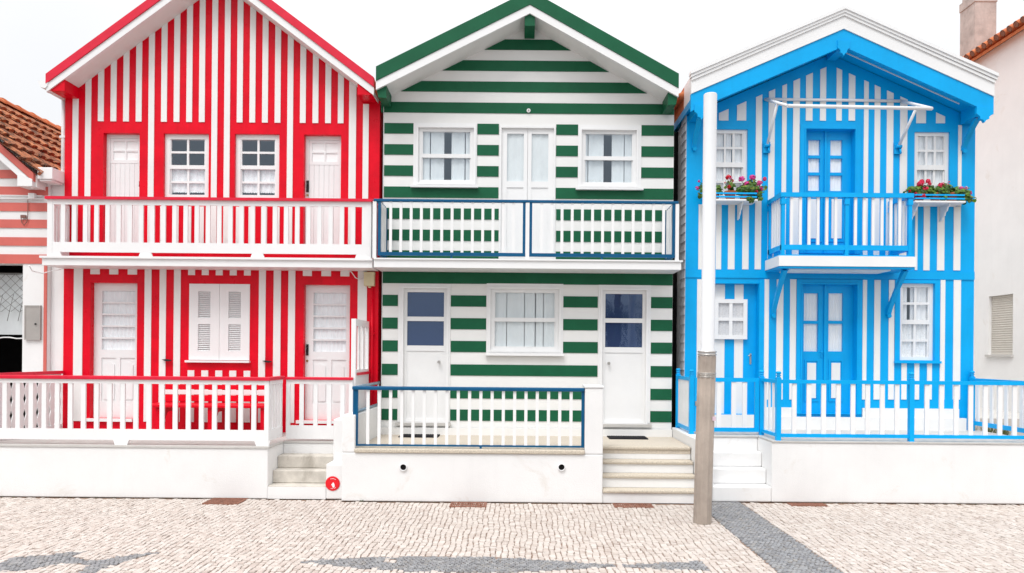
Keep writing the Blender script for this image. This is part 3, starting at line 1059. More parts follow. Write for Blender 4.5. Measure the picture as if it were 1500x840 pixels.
def corbel(X, zt, w_, y0=-.40, y1=-.02, mir=1):
    m = MB()
    pts = [(-w_, .02), (w_, .02), (w_, -.08), (w_ * .55, -.12), (w_ * .55, -.15), (w_ * .2, -.165), (0, -.20), (-w_ * .2, -.165), (-w_ * .55, -.15), (-w_ * .55, -.12), (-w_, -.08)]
    m.prism([(X + p[0], zt + p[1]) for p in pts], y0 - .03, y0 + .02, 'y')
    m.box(X - w_ * .8, X + w_ * .8, y0 + .02, y1, zt - .10, zt + .10)
    return m.build('beam_end', BLUE, blue)


corbel(4.51, za + .06, .085)
corbel(6.50, za - .44 * 1.99 + .02, .115)
corbel(2.52, za - .44 * 1.99 + .02, .10)


def bracket(parent, X, ytop, ztop, zbot, w_=.035, belly=.35, mat=BLUE, r0=.05):
    """curved timber bracket from the wall at zbot out to (ytop, ztop)"""
    m = MB()
    n = 10
    out, inn = [], []
    for i in range(n + 1):
        s = i / n
        z = zbot + (ztop - zbot) * s
        y = -.012 + (ytop + .012) * (s ** (1 + belly))
        th = r0 * (1 - .35 * math.sin(math.pi * s))
        out.append((y - th * .5 * (0.6 + .4 * s), z + .0)); inn.append((y + th * .5, z + th * .4))
    pts = out + inn[::-1]
    for i in range(n):
        q = [out[i], out[i + 1], inn[i + 1], inn[i]]
        m.prism(q, X - w_, X + w_, 'x')
    m.tube([(X, -.02, zbot - .01), (X, -.06, zbot - .015)], .03, 8)
    return m.build('bracket', mat, parent)


for X, zt in ((2.52, 5.22), (6.46, 5.22)):
    bracket(blue, X, -.33, zt, 4.86)
for pa, pb in ((1146, 1132), (1314.5, 1300.5)):
    bracket(blue, at(pb, 462)[0], -.46, at(1230, 395, -.5)[1] - .02, at(pb, 462)[1], .03, .2, r0=.075)

# awning frame of white tube
m = MB()
A0, A1 = (3.55, -.025, 5.585), (5.53, -.025, 5.575)
B0, B1 = (3.63, -.70, 5.255), (5.60, -.70, 5.235)
m.tube([A0, A1], .022, 8); m.tube([B0, B1], .026, 8)
m.tube([A0, B0], .022, 8); m.tube([A1, B1], .022, 8)
aw = m.build('awning_frame', WHITE, blue)
for a, b, X in ((A0, B0, 3.575), (A1, B1, 5.49)):
    t_ = .56
    p = tuple(a[i] + (b[i] - a[i]) * t_ for i in range(3))
    m = MB(); m.tube([(X, -.05, 4.90), p], .020, 8); m.build('arm', WHITE, aw)
    m = MB(); m.box(X - .05, X + .05, -.035, -.0145, 4.80, 4.96); m.tube([(X - .04, -.06, 4.90), (X + .04, -.06, 4.90)], .025, 8); m.tube([(X + .02, -.05, 4.87), (X + .02, -.08, 4.80)], .014, 8)
    m.build('wall_bracket', BLUE, aw)


def blue_leaf(parent, a, b, z0, z1, y, rows_, gl, panel=None, handle=False):
    m = MB()
    gz0, gz1, gxa, gxb = gl
    m.box(a, gxa, y, y + .045, z0, z1); m.box(gxb, b, y, y + .045, z0, z1)
    m.box(gxa, gxb, y, y + .045, gz1, z1)
    m.box(gxa, gxb, y, y + .045, z0, gz0)
    for i in range(1, rows_):
        z = gz0 + (gz1 - gz0) * i / rows_
        m.box(gxa, gxb, y + .004, y + .042, z - .022, z + .022)
    if panel:
        p0, p1, q0, q1 = panel
        m.ring(p0 - .04, p1 + .04, q0 - .05, q1 + .05, .022, y - .012, y - .0005)
        m.box(p0, p1, y - .010, y - .0005, q0, q1, 1)
    d = m.build('door', [BLUE, WWOOD], parent)
    p = MB(); p.quad((gxa, y + .022, gz0), (gxb, y + .022, gz0), (gxb, y + .022, gz1), (gxa, y + .022, gz1)); p.build('pane', GLASSC, d, recalc=False)
    curtain('curtain', VOILE, d, gxa, gxb, gz0, gz1, y + .038, .045, .005)
    if handle:
        k = MB(); hz = at(1210, 518)[1]; k.box(b - .05, b - .02, y - .010, y, hz - .06, hz + .05); k.tube([(b - .035, y - .01, hz + .02), (b - .035, y - .045, hz + .02), (b - .09, y - .05, hz + .015)], .009, 6); k.build('handle', BLUE, d)
    return d


x0, x1, z0, z1 = B_DOOR_LO
xm = at(1211.5, 510)[0]
zz = rect(1181, 429, 1203, 515)
gl1 = rect(1181.5, 429, 1203, 515); gl2 = rect(1217.8, 429, 1239.4, 515)
pn1 = rect(1186, 532, 1199, 584); pn2 = rect(1221.8, 532, 1234.8, 584)
blue_leaf(blue, x0, xm, z0, z1, .10, 2, (gl1[2], gl1[3], gl1[0], gl1[1]), pn1, True)
blue_leaf(blue, xm + .004, x1, z0, z1, .10, 2, (gl2[2], gl2[3], gl2[0], gl2[1]), pn2)
m = MB(); m.box(xm - .012, xm + .022, .075, .0995, z0, z1); m.build('astragal', BLUE, blue)
x0, x1, z0, z1 = B_DOOR_UP
xm = at(1212.5, 230)[0]
gl1 = rect(1188, 202, 1205.5, 277.5); gl2 = rect(1220.5, 202.3, 1238.5, 277.8)
blue_leaf(blue, x0, xm, z0, z1, .10, 3, (gl1[2], gl1[3], gl1[0], gl1[1]), rect(1189, 290, 1204, 348))
blue_leaf(blue, xm + .004, x1, z0, z1, .10, 3, (gl2[2], gl2[3], gl2[0], gl2[1]), rect(1222, 290, 1237, 348))
m = MB(); m.box(xm - .012, xm + .016, .075, .0995, z0, z1); m.build('astragal', BLUE, blue)
# striped side door with its little window
x0, x1, z0, z1 = B_ALC
m = MB()
m.box(x0, x1, .125, .16, z0, z1, 0)
for a, b in ((1037, 1064.5), (1079, 1092)):
    X0, X1, _, _ = rect(a, 420, b, 600)
    m.box(X0, X1, .115, .1245, z0, z1 - .005, 1)
d = m.build('door', [BLUE, WWOOD], blue)
hz = at(1103, 524)[1]; hx = at(1103, 524)[0]
k = MB(); k.box(hx - .012, hx + .012, .115, .1245, hz - .10, hz + .06); k.tube([(hx, .115, hz + .03), (hx, .075, hz + .03), (hx - .05, .07, hz + .025)], .009, 6); k.build('handle', STEEL, d)
rw = rect(1048.5, 438, 1097, 497)
sw = sash(d, rw, .075, .055, 2, 2, .045, GLASSC, [('curtain', 0, .48, 0, 1, VOILE, dict(fold=.07, amp=.012)), ('curtain', .5, .9, 0, 1, VOILE, dict(fold=.07, amp=.012))], single=True) if False else None
m = MB(); m.ring(rw[0], rw[1], rw[2], rw[3], .058, .07, .1145)
xm, zm = (rw[0] + rw[1]) / 2, (rw[2] + rw[3]) / 2
m.box(xm - .024, xm + .024, .074, .11, rw[2] + .058, rw[3] - .058)
m.box(rw[0] + .058, xm - .024, .074, .11, zm - .024, zm + .024); m.box(xm + .024, rw[1] - .058, .074, .11, zm - .024, zm + .024)
f = m.build('window', WHITE, d)
LACEG = cloth('grey_lace', (.66, .67, .69), .1, lace=True)
curtain('curtain', LACEG, f, rw[0] + .058, rw[1] - .058, rw[2] + .058, rw[3] - .058, .100, .05, .004)

for r in B_WIN_UP:
    sash(blue, r, .03, .052, 3, 2, .032, GLASS, [('curtain', 0, .30, 0, 1, VOILE, dict(fold=.06, amp=.01)), ('curtain', .36, .60 if r is B_WIN_UP[0] else 1, 0, 1, VOILE, dict(fold=.06, amp=.01))] + ([('curtain', .66, 1, 0, 1, VOILE, dict(fold=.06, amp=.01))] if r is B_WIN_UP[0] else [('curtain', .28, .40, 0, 1, VOILE, dict(fold=.05, amp=.008))]), rail=.07)
sash(blue, B_WIN_LO, .03, .05, 2, 2, .034, GLASS, [('curtain', 0, .27, .5, 1, VOILE, dict(fold=.07, amp=.01)), ('curtain', .38, 1, .5, 1, VOILE, dict(fold=.09, amp=.01)), ('curtain', 0, 1, .0, .5, LACE, dict(fold=.07, amp=.012))], rail=.065)

# balcony
YB = -.58
bs1, bs0 = at(1240, 375.5, YB)[1], at(1240, 390.5, YB)[1]
xa, xb = at(1141, 382, YB)[0], at(1342, 382, YB)[0]
m = MB(); m.box(xa, xb, YB, -.016, bs0, bs1, 0); m.box(xa + .015, xb - .015, YB + .015, -.016, bs0 - .028, bs0 - .001, 1)
m.box(xa + .18, xb - .3, YB + .1, -.1, bs0 - .045, bs0 - .0285, 0)
bb = m.build('balcony', [WHITE, BLUE], blue)
pt1, pt0 = at(1240, 282.5, YB)[1], at(1240, 289, YB)[1]
fx0, fx1 = at(1145.5, 320, YB)[0], at(1337, 320, YB)[0]
m = MB(); m.box(fx0 - .015, fx1 + .015, YB + .0, YB + .07, pt0, pt1); m.box(fx0 - .015, fx0 + .055, YB + .07, -.016, pt0, pt1); m.box(fx1 - .055, fx1 + .015, YB + .07, -.016, pt0, pt1)
m.build('top_rail', BLUE, bb)
q1, q0 = at(1240, 359, YB)[1], at(1240, 366.5, YB)[1]
m = MB(); m.box(fx0, fx1, YB + .018, YB + .052, q0, q1); m.box(fx0, fx0 + .034, YB + .052, -.016, q0, q1); m.box(fx1 - .034, fx1, YB + .052, -.016, q0, q1)
m.build('bottom_rail', BLUE, bb)
m = MB(); m.box(xa + .01, xb - .02, YB + .012, -.016, bs1 + .001, bs1 + .018); m.build('floor_edge', BLUE, bb)
b = MB(); b.box(fx0, fx0 + .048, YB + .012, YB + .058, bs1 + .019, pt0)
for zq in (pt0 - .10,):
    b.box(fx0 - .008, fx0 + .056, YB + .004, YB + .066, zq, zq + .075)
row('post', b, BLUE, bb, [(0, 0, 0), ((fx1 - fx0) * .488, 0, 0), (fx1 - fx0 - .048, 0, 0), (0, .50, 0), (fx1 - fx0 - .048, .50, 0)])
b = MB(); X = at(1160.5, 325, YB)[0]; b.box(X - .019, X + .019, YB + .022, YB + .048, q1, pt0)
row('baluster', b, WHITE, bb, [(at(p, 325, YB)[0], 0, 0) for p in (1160.5, 1173.5, 1186.5, 1199.5, 1212.5, 1225.5, 1254.5, 1267.5, 1280.5, 1293.5, 1306.5, 1319.5)])
for X0 in (fx0 + .006, fx1 - .030):
    b = MB(); b.box(X0, X0 + .024, YB + .12, YB + .155, q1, pt0)
    row('baluster', b, WHITE, bb, [(0, q, 0) for q in (0, .095, .19, .285)])

# flower shelves (parts of the house); the potted plants on them are things of their own
SHZ = 4.065
SHELVES = ((2.65, 3.365), (5.60, 6.325))
for a, b in SHELVES:
    m = MB(); m.box(a, b, -.30, -.0115, SHZ - .028, SHZ)
    sh = m.build('flower_shelf', WHITE, blue, .006)
    for X in (a + .08, b - .20):
        m = MB(); m.prism([(-.012, SHZ - .029), (-.25, SHZ - .029), (-.25, SHZ - .06), (-.21, SHZ - .075), (-.19, SHZ - .12), (-.15, SHZ - .135), (-.13, SHZ - .18), (-.09, SHZ - .20), (-.07, SHZ - .235), (-.012, SHZ - .25)], X - .010, X + .010, 'x')
        m.build('bracket', WHITE, sh)
    for dz in (.022, .072):
        m = MB(); m.box(a + .01, b - .01, -.292, -.280, SHZ + dz, SHZ + dz + .022); m.box(a + .01, a + .022, -.28, -.0115, SHZ + dz, SHZ + dz + .022); m.box(b - .022, b - .01, -.28, -.0115, SHZ + dz, SHZ + dz + .022)
        m.build('guard_rail', BLUE, sh)


# ------------------------------------------------------------------ geraniums
def leaf(mb, p, r, nrm, mi=0):
    n = Vector(nrm).normalized()
    a = n.orthogonal().normalized()
    q = Matrix.Rotation(rnd.random() * 6.28, 3, n)
    a = q @ a
    b = n.cross(a)
    k = 7
    pts = [Vector(p) + n * r * .25]
    for j in range(k):
        s = 2 * math.pi * j / k
        rr = r * (1 if j else .35) * rnd.uniform(.88, 1.08)
        pts.append(Vector(p) + (a * math.cos(s) + b * math.sin(s)) * rr)
    mb.add(pts, [(0, 1 + j, 1 + (j + 1) % k) for j in range(k)], mi, False)


def bloom(parent, c, r, mat):
    mb = MB()
    for j in range(30):
        z = rnd.uniform(-.75, 1)
        s = rnd.random() * 6.28
        q = math.sqrt(max(0, 1 - z * z))
        n = Vector((q * math.cos(s), q * math.sin(s), z))
        leaf(mb, Vector(c) + n * r * rnd.uniform(.75, 1.05), r * rnd.uniform(.36, .5), n + Vector((rnd.uniform(-.3, .3), rnd.uniform(-.3, .3), rnd.uniform(-.3, .3))))
    return mb.build('flower', mat, parent, recalc=False)


def geranium(label, X, blobs, flowers, cat='potted plant', pot_r=.085):
    g = thing('potted_geranium', label, cat, (X, -.16, SHZ), 'geraniums on the flower shelves')
    m = MB()
    z = SHZ
    m.lathe([(pot_r * .66, z + .001), (pot_r * .9, z + .10), (pot_r, z + .102), (pot_r * 1.03, z + .135), (pot_r * .9, z + .137), (pot_r * .85, z + .115)], X, -.16, 18)
    m.build('pot', TERRA, g)
    st, lf = MB(), MB()
    for bx, bz, rx_, rz_, n in blobs:
        for j in range(int(n * 1.25)):
            s = rnd.random() * 6.28
            zc = rnd.uniform(-1, 1)
            q = math.sqrt(1 - zc * zc)
            k = rnd.uniform(.35, 1.12) ** .6
            d = Vector((q * math.cos(s), q * math.sin(s), zc))
            p = Vector((bx + d.x * rx_ * k, -.17 + d.y * .12 * k, bz + d.z * rz_ * k))
            if p.y > -.025: p.y = -.025 - rnd.random() * .02
            if p.z < SHZ + .01 and p.y > -.31: p.y = -.315 - rnd.random() * .03
            leaf(lf, p, rnd.uniform(.020, .036), d + Vector((0, -.5, .5)) + Vector((rnd.uniform(-.5, .5), rnd.uniform(-.5, .5), rnd.uniform(-.3, .6))))
        for j in range(5):
            st.tube([(X + rnd.uniform(-.03, .03), -.16, SHZ + .12), ((X + bx) / 2 + rnd.uniform(-.02, .02), -.17, (SHZ + .12 + bz) / 2 + .02), (bx + rnd.uniform(-.5, .5) * rx_, -.18, bz + rnd.uniform(-.3, .5) * rz_)], .004, 5)
    lf.build('foliage', LEAF, g, recalc=False)
    for fx, fy, r, mat in flowers:
        fX, fZ = at(fx, fy, -.22)
        bloom(g, (fX, -.24 + rnd.uniform(-.03, .03), fZ), r * 1.22, mat)
        st.tube([(X + rnd.uniform(-.03, .03), -.16, SHZ + .12), ((X + fX) / 2, -.18, fZ - .04 if fZ > SHZ + .12 else SHZ + .13), (fX, -.21, fZ - .01)], .0035, 5)
    st.build('stem', LEAF, g)
    return g


def gx_(px, py):
    return at(px, py, -.2)


def B(px, py, rx_, rz_, n):
    X, Z = gx_(px, py)
    return (X, Z, rx_, rz_, n)


geranium('sprawling geranium at the pole end of the left flower shelf, part hidden by the pole', 2.78,
         [B(1049, 279, .09, .08, 90), B(1040, 280, .09, .09, 60), B(1026.5, 276, .02, .10, 14), B(1026, 286, .02, .03, 8)],
         [(1020, 277, .022, PETALP), (1024, 265.8, .014, PETALP)])
geranium('small sparse geranium with red blooms in a terracotta pot mid left shelf', 3.01,
         [B(1069, 271, .045, .06, 26), B(1074, 273, .04, .04, 16)],
         [(1065.3, 261, .03, PETALR), (1070.3, 261, .022, PETALL), (1072.5, 265.3, .02, PETALR), (1067.3, 274.8, .024, PETALR), (1062, 268, .010, PETALC)])
geranium('large bushy geranium with bright pink blooms at the end of the left shelf', 3.22,
         [B(1098, 277, .15, .09, 190), B(1101, 268, .06, .06, 30), B(1088, 279, .08, .07, 60), B(1110, 285, .08, .07, 50), B(1096, 293, .05, .06, 34), B(1110, 291, .04, .03, 14), B(1119, 276, .035, .05, 14)],
         [(1085.5, 263.3, .034, PETALP), (1094, 271, .040, PETALP), (1101.5, 261, .034, PETALP), (1112, 269, .032, PETALP), (1118.3, 264, .024, PETALC), (1114, 277.3, .026, PETALP), (1106.3, 282.3, .018, PETALC), (1093, 283, .026, PETALL), (1107.5, 272.6, .016, PETALL)])
geranium('geranium with clusters of red blooms beside the balcony corner on the right shelf', 5.72,
         [B(1351, 281, .13, .09, 170), B(1341, 277, .09, .05, 50), B(1333, 278, .04, .02, 10), B(1362, 280, .09, .09, 90)],
         [(1349.6, 267, .030, PETALC), (1346.5, 270.3, .036, PETALC), (1358.3, 266.5, .028, PETALC), (1359.5, 270.8, .022, PETALC), (1353, 277.8, .030, PETALC), (1349, 287.5, .038, PETALC), (1344, 286, .034, PETALR), (1340.5, 284.5, .02, PETALR), (1330, 281, .014, PETALR)])
geranium('geranium with one coral red bloom above it in the middle of the right flower shelf', 5.97,
         [B(1379, 280, .12, .08, 150), B(1386, 275, .09, .05, 60), B(1381, 289, .06, .05, 30)],
         [(1378, 273, .038, PETALC), (1387.8, 272.5, .022, PETALR), (1390, 266.8, .009, PETALC)])
geranium('trailing geranium with pale pink blooms hanging off the right end of the right shelf', 6.20,
         [B(1402, 281, .10, .07, 80), B(1412, 285, .10, .10, 110), B(1420, 292, .05, .05, 30), B(1409, 292, .05, .05, 24)],
         [(1407.3, 277, .026, PETALP), (1411, 278.5, .020, PETALC), (1414.5, 276, .020, PETALL), (1419.3, 282, .012, PETALC), (1420.6, 284.5, .012, PETALP)])

# ================================================================== PINK HOUSE ON THE LEFT
PY = -.05
pink = thing('neighbour_house', 'low house with salmon pink and white stripes and a mossy clay tile roof at left', 'house', (-8.8, PY, .5))
pxr = -6.90
w = MB()
OP = (-9.6, at(33, 470, PY)[0], .55, at(15, 386.5, PY)[1])
pz_top = 4.30
wall_face(w, -10.6, pxr, 0.3, pz_top, [OP], PY, .25)
w.quad((-10.6, PY, pz_top), (pxr, PY, pz_top), (pxr, PY, 4.35), (-8.74, PY, 5.85), (-10.6, PY, 4.32))
body(w, -10.6, pxr, 0, 4.33, -8.74, 5.85, 9, 0, PY)
for y0 in (249.5, 274, 297.5, 322, 348, 373):
    zt, zb = at(30, y0, PY)[1], at(30, y0 + (12.3 if y0 < 370 else 13.5), PY)[1]
    w.box(-10.59, pxr - .002, PY - .012, PY - .0005, zb, zt, 1)
w.box(at(64.5, 470, PY)[0], pxr - .002, PY - .012, PY - .0005, .4, at(68, 387.5, PY)[1], 1)
w.box(-10.59, pxr - .003, PY - .03, PY - .0125, .2, at(30, 561, PY)[1], 2)
w.build('wall', [WWALL, PINK, DARK], pink)
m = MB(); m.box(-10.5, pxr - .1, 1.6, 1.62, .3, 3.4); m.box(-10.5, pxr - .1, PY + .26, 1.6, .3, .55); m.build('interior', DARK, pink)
# shop window in the opening with a netted curtain
m = MB(); cz1, cz0 = at(15, 400, PY)[1], at(15, 490, PY)[1]
curt = curtain('window_curtain', cloth('grey_linen', (.62, .65, .66), .1), pink, -9.55, OP[1] - .01, cz0, cz1, .18, .4, .02)
m = MB()
for i in range(-14, 26):
    xs = -9.6 + i * .14
    for sgn in (1, -1):
        x_a, x_b = xs, xs + sgn * .62
        lo, hi = -9.55, OP[1] - .005
        pts = []
        for k in range(9):
            t_ = k / 8
            x = x_a + (x_b - x_a) * t_
            if lo <= x <= hi:
                pts.append((x, .135 + .004 * sgn, cz1 - (cz1 - cz0) * .62 * t_ - .02 * math.sin(t_ * 3.1)))
        if len(pts) > 1: m.tube(pts, .0035, 4)
m.tube([(-9.55, .13, cz1 + .01), (OP[1] - .01, .13, cz1 + .01)], .008, 5)
m.tube([(OP[1] - .01 - .10 * k, .13, cz0 - .03 - .03 * abs(math.sin(k * .9))) for k in range(20)], .010, 5, 1)
for k in range(3):
    xk = OP[1] - .10 - .16 * k
    m.tube([(xk, .128, cz1 - .3), (xk - .09, .126, cz0 + .2)], .005, 4)
m.build('fishing_net', [NETTING, WHITE], pink)
# meter cupboard
r = rect(39, 449, 60, 497, PY)
m = MB(); m.box(r[0], r[1], PY - .03, PY - .001, r[2], r[3]); m.ring(r[0] - .012, r[1] + .012, r[2] - .012, r[3] + .012, .02, PY - .036, PY - .0015)
mc = m.build('meter_cupboard', GREYDOOR, pink)
m = MB(); m.tube([(r[1] - .055, PY - .045, (r[2] + r[3]) / 2 - .02), (r[1] - .055, PY - .03, (r[2] + r[3]) / 2 - .02)], .012, 8); m.build('lock', BLACK, mc)
# bargeboards and tiled roof
ev = (-6.93, 4.36)
RS = .868
rdg = (-8.74, 4.36 + RS * 1.81)
lft = (-10.66, rdg[1] - RS * 1.92)
m = MB(); vband(m, (lft[0], lft[1] - .03), (rdg[0], rdg[1] - .03), (ev[0] - .02, ev[1] - .015), .0, .115, -.30, -.25); m.build('bargeboard', PINK, pink)
m = MB(); vband(m, (lft[0], lft[1] - .03), (rdg[0], rdg[1] - .03), (ev[0] - .05, ev[1] + .005), .12, .11, -.285, -.25); m.build('fascia', WHITE, pink)
m = MB(); vband(m, lft, rdg, ev, .05, .16, -.25, 9.2); m.build('soffit', WWOOD, pink)
m = MB()
slen = math.hypot(1.81, RS * 1.81)
dx, dz = 1.81 / slen, -RS * 1.81 / slen
nx, nz = -dz, dx
NC, CL = 8, None
CL = slen / NC
for side in (0, 1):
    for c in range(NC):
        for j in range(49 if side == 0 else 14):
            y = -.31 + j * .195
            for conv in (0, 1):
                yy = y + (.0975 if conv else 0)
                jit = rnd.uniform(-.012, .012)
                s0 = CL * c - .02
                s1 = CL * (c + 1) + .06 + jit
                lift = .035 if conv else 0.0
                ang = rnd.uniform(-.02, .02)
                ring0, ring1 = [], []
                nseg = 6
                for q in range(nseg + 1):
                    th = math.pi * q / nseg
                    off_y = -.062 * math.cos(th)
                    hgt = (.026 * math.sin(th) + .010) if conv else (.014 - .018 * math.sin(th))
                    for (s, ring, k) in ((s0, ring0, 0.0), (s1, ring1, .062)):
                        X = rdg[0] + dx * s + nx * (hgt + k + lift * 0)
                        Z = rdg[1] + dz * s + nz * (hgt + k)
                        if side: X = 2 * rdg[0] - X
                        ring.append((X, yy + off_y * (1.0 if s == s1 else .88) + ang * s, Z))
                n = nseg + 1
                lip = []
                for q in range(nseg + 1):
                    p = ring1[q]
                    lip.append((p[0] - nx * .055 * (1 if not side else -1), p[1], p[2] - nz * .055))
                m.add(ring0 + ring1 + lip, [(q, q + 1, n + q + 1, n + q) for q in range(nseg)] + [(n + q, n + q + 1, 2 * n + q + 1, 2 * n + q) for q in range(nseg)], 0, False)
rf = m.build('roof', TILE, pink, recalc=False)
m = MB()
for j in range(26):
    y = -.3 + j * .36
    pr = []
    for k, (yy, rr_) in enumerate(((y, .125), (y + .05, .118), (y + .40, .098))):
        pr.append([(rdg[0] + rr_ * math.cos(math.pi * q / 8) * 1.05, yy, rdg[1] + .01 + rr_ * .9 * math.sin(math.pi * q / 8)) for q in range(9)])
    m.add(pr[0] + pr[1] + pr[2], [(q, q + 1, 9 + q + 1, 9 + q) for q in range(8)] + [(9 + q, 9 + q + 1, 18 + q + 1, 18 + q) for q in range(8)] + [tuple(range(8, -1, -1))], 0, False)
m.build('ridge_tiles', TILE2, pink, recalc=False)
r = rect(37, 262, 56, 270, -.25)
m = MB(); m.prism([(ev[0] - .24, ev[1] - .02), (ev[0] - .03, ev[1] - .10), (ev[0] - .03, ev[1] - .20), (ev[0] - .24, ev[1] - .20)], -.31, PY - .013, 'y'); m.build('eave_block', WHITE, pink)
# conduit and looped cable on the stripes
m = MB(); xz = at(0, 289, PY); xe = at(64, 288, PY)
for q in (0, .045):
    m.tube([(-9.4, PY - .03, xz[1] + .02 - q), (xe[0], PY - .03, xe[1] - q)], .011, 6)
bx_ = at(50, 288.5, PY); m.box(bx_[0] - .045, bx_[0] + .045, PY - .065, PY - .012, bx_[1] - .04, bx_[1] + .04)
m.build('conduit', WHITE, pink)
m = MB(); c0 = at(43, 292, PY); 
pts = [(c0[0], PY - .03, c0[1] - .02 * k) for k in range(0, 14, 2)] + [(c0[0] - .01, PY - .03, c0[1] - .33), (c0[0] - .05, PY - .03, c0[1] - .385), (c0[0] - .09, PY - .03, c0[1] - .34), (c0[0] - .10, PY - .03, c0[1] - .26)]
m.tube(pts, .006, 6); c1 = at(36, 318, PY); m.box(c1[0] - .03, c1[0] + .04, PY - .045, PY - .013, c1[1] - .02, c1[1] + .02)
m.build('cable', paint('brown_cable', (.20, .09, .07), .6), pink)

# white party wall between the pink and the red house
pw = thing('party_wall', 'narrow white wall with a projecting cap between the pink and red houses', 'wall', (-6.8, .2, 0))
m = MB(); m.box(-6.897, -6.70, .03, 8, 0, 4.27); m.build('shaft', WWALL, pw)
m = MB(); m.box(-6.915, -6.70, -.27, 8, 4.272, 4.44); m.box(-6.897, -6.72, -.25, .0, 4.245, 4.2715); m.build('cap', WHITE, pw, .008)

# ================================================================== WHITE HOUSE ON THE RIGHT
XW = 10.4
SW = XW / 7.70
def yw(y): return (DIST + y) * SW - DIST
wh = thing('neighbour_house', 'tall plain white house with an orange tiled eave and shuttered side window at right', 'house', (12.9, 5, 0))
w = MB()
hole = (yw(.71), yw(1.29), EYE + .006 * XW, EYE + .13 * XW)
ez = EYE + .655 * XW
WY0 = yw(-.6)
ys = [WY0, hole[0], hole[1], 12]
zs = [0, hole[2], hole[3], ez]
for i in range(3):
    for j in range(3):
        if i == 1 and j == 1: continue
        w.quad((XW, ys[i], zs[j]), (XW, ys[i], zs[j + 1]), (XW, ys[i + 1], zs[j + 1]), (XW, ys[i + 1], zs[j]))
d_ = .14
for p in (((0, 2), (0, 3)), ((1, 2), (1, 3))):
    pass
w.quad((XW, hole[0], hole[2]), (XW + d_, hole[0], hole[2]), (XW + d_, hole[0], hole[3]), (XW, hole[0], hole[3]))
w.quad((XW, hole[1], hole[2]), (XW, hole[1], hole[3]), (XW + d_, hole[1], hole[3]), (XW + d_, hole[1], hole[2]))
w.quad((XW, hole[0], hole[3]), (XW + d_, hole[0], hole[3]), (XW + d_, hole[1], hole[3]), (XW, hole[1], hole[3]))
w.quad((XW, hole[0], hole[2]), (XW, hole[1], hole[2]), (XW + d_, hole[1], hole[2]), (XW + d_, hole[0], hole[2]))
w.quad((XW, WY0, 0), (XW + 5, WY0, 0), (XW + 5, WY0, ez), (XW + 2.5, WY0, ez + 1.4), (XW, WY0, ez))
w.quad((XW + 5, WY0, 0), (XW + 5, 12, 0), (XW + 5, 12, ez), (XW + 5, WY0, ez))
w.quad((XW, 12, 0), (XW, 12, ez), (XW + 2.5, 12, ez + 1.4), (XW + 5, 12, ez), (XW + 5, 12, 0))
w.build('wall', WWALL, wh)
m = MB()
n = 26
for i in range(n):
    a = hole[2] + (hole[3] - hole[2]) * i / n
    b = hole[2] + (hole[3] - hole[2]) * (i + 1) / n
    m.prism([(XW + .085, a), (XW + .072, a + .006), (XW + .072, b - .010), (XW + .085, b - .002)], hole[0] + .002, hole[1] - .002, 'x') if False else m.add(
        [(XW + .070, hole[0], a), (XW + .070, hole[1], a), (XW + .060, hole[1], (a + b) / 2), (XW + .060, hole[0], (a + b) / 2), (XW + .072, hole[1], b), (XW + .072, hole[0], b)],
        [(0, 1, 2, 3), (3, 2, 4, 5)], 0)
ws = m.build('window', SHUT, wh, recalc=False)
m = MB(); m.box(XW - .05, XW - .001, hole[0] - .03, hole[1] + .05, hole[2] - .05, hole[2] - .004); m.build('window_sill', LIGHTSTEP, ws)
m = MB()
m.prism([(XW - .16, ez - .015), (XW + 2.5, ez + 1.45), (XW + 5.2, ez - .05), (XW + 5.2, ez - .12), (XW + 2.5, ez + 1.36), (XW - .16, ez - .08)], WY0 - .1, 12.1, 'y')
for i in range(64):
    y = WY0 - .05 + i * .205
    m.tube([(XW - .25, y, ez + .045), (XW + .7, y, ez + .56)], .074, 10, 0, False)
    m.tube([(XW - .249, y, ez + .0455), (XW - .12, y, ez + .115)], .060, 10, 1, True)
m.build('roof', [TILE2, RUST], wh)
m = MB()
cy0, cy1, cx0, cx1 = yw(2.19), yw(2.62), 8.0 * SW, 8.38 * SW
ct = EYE + 6.41 * SW
m.box(cx0, cx1, cy0, cy1, ez + .05, ct - .15); m.box(cx0 - .015, cx1 + .015, cy0 - .015, cy1 + .015, ct - .15, ct + .05)
m.box(cx0 + .03, cx1 - .03, cy0 + .03, cy1 - .03, ct + .05, ct + .3)
m.build('chimney', CHIM, wh)

# ================================================================== TERRACES
RYF, GYF, BYF = -1.56, -1.66, -1.50
STX0, STX1 = -3.136, -2.41
rt = thing('raised_terrace', 'white terrace wall with grey concrete steps in front of the red house', 'terrace', (-4.8, -.8, 0))
m = MB()
m.box(-9.2, STX0, RYF, -.001, 0, FLOOR_R - .028)
m.box(STX0, STX1, -.98, -.001, 0, FLOOR_R - .028)
m.box(STX1, -2.20, -.94, -.001, 0, FLOOR_R - .028)
m.build('terrace_wall', WWALL, rt, .01)
m = MB(); m.box(-9.2, STX0 + .012, RYF - .012, -.0012, FLOOR_R - .027, FLOOR_R); m.box(STX0 + .012, -2.20, -.99, -.0012, FLOOR_R - .027, FLOOR_R); m.build('coping', LIGHTSTEP, rt)
m = MB()
lv = [.49, .328, .165]
yy = [-1.03, -1.207, -1.384, RYF + .002]
for i, z in enumerate(lv):
    m.box(STX0 + .001, STX1 - .001, yy[i + 1], -.981, 0 if i == 2 else lv[i + 1] + .001, z)
st_ = m.build('steps', CONCRETE, rt, .012)
m = MB(); m.box(STX0, STX1, RYF + .0005, RYF + .0018, .001, .150); m.build('riser', WWALL, rt)
m = MB()
m.box(STX1, -2.195, RYF, -1.23, 0, .44); m.box(STX1, -2.195, -1.23, -.941, 0, .97)
m.build('cheek_wall', WWALL, rt, .015)

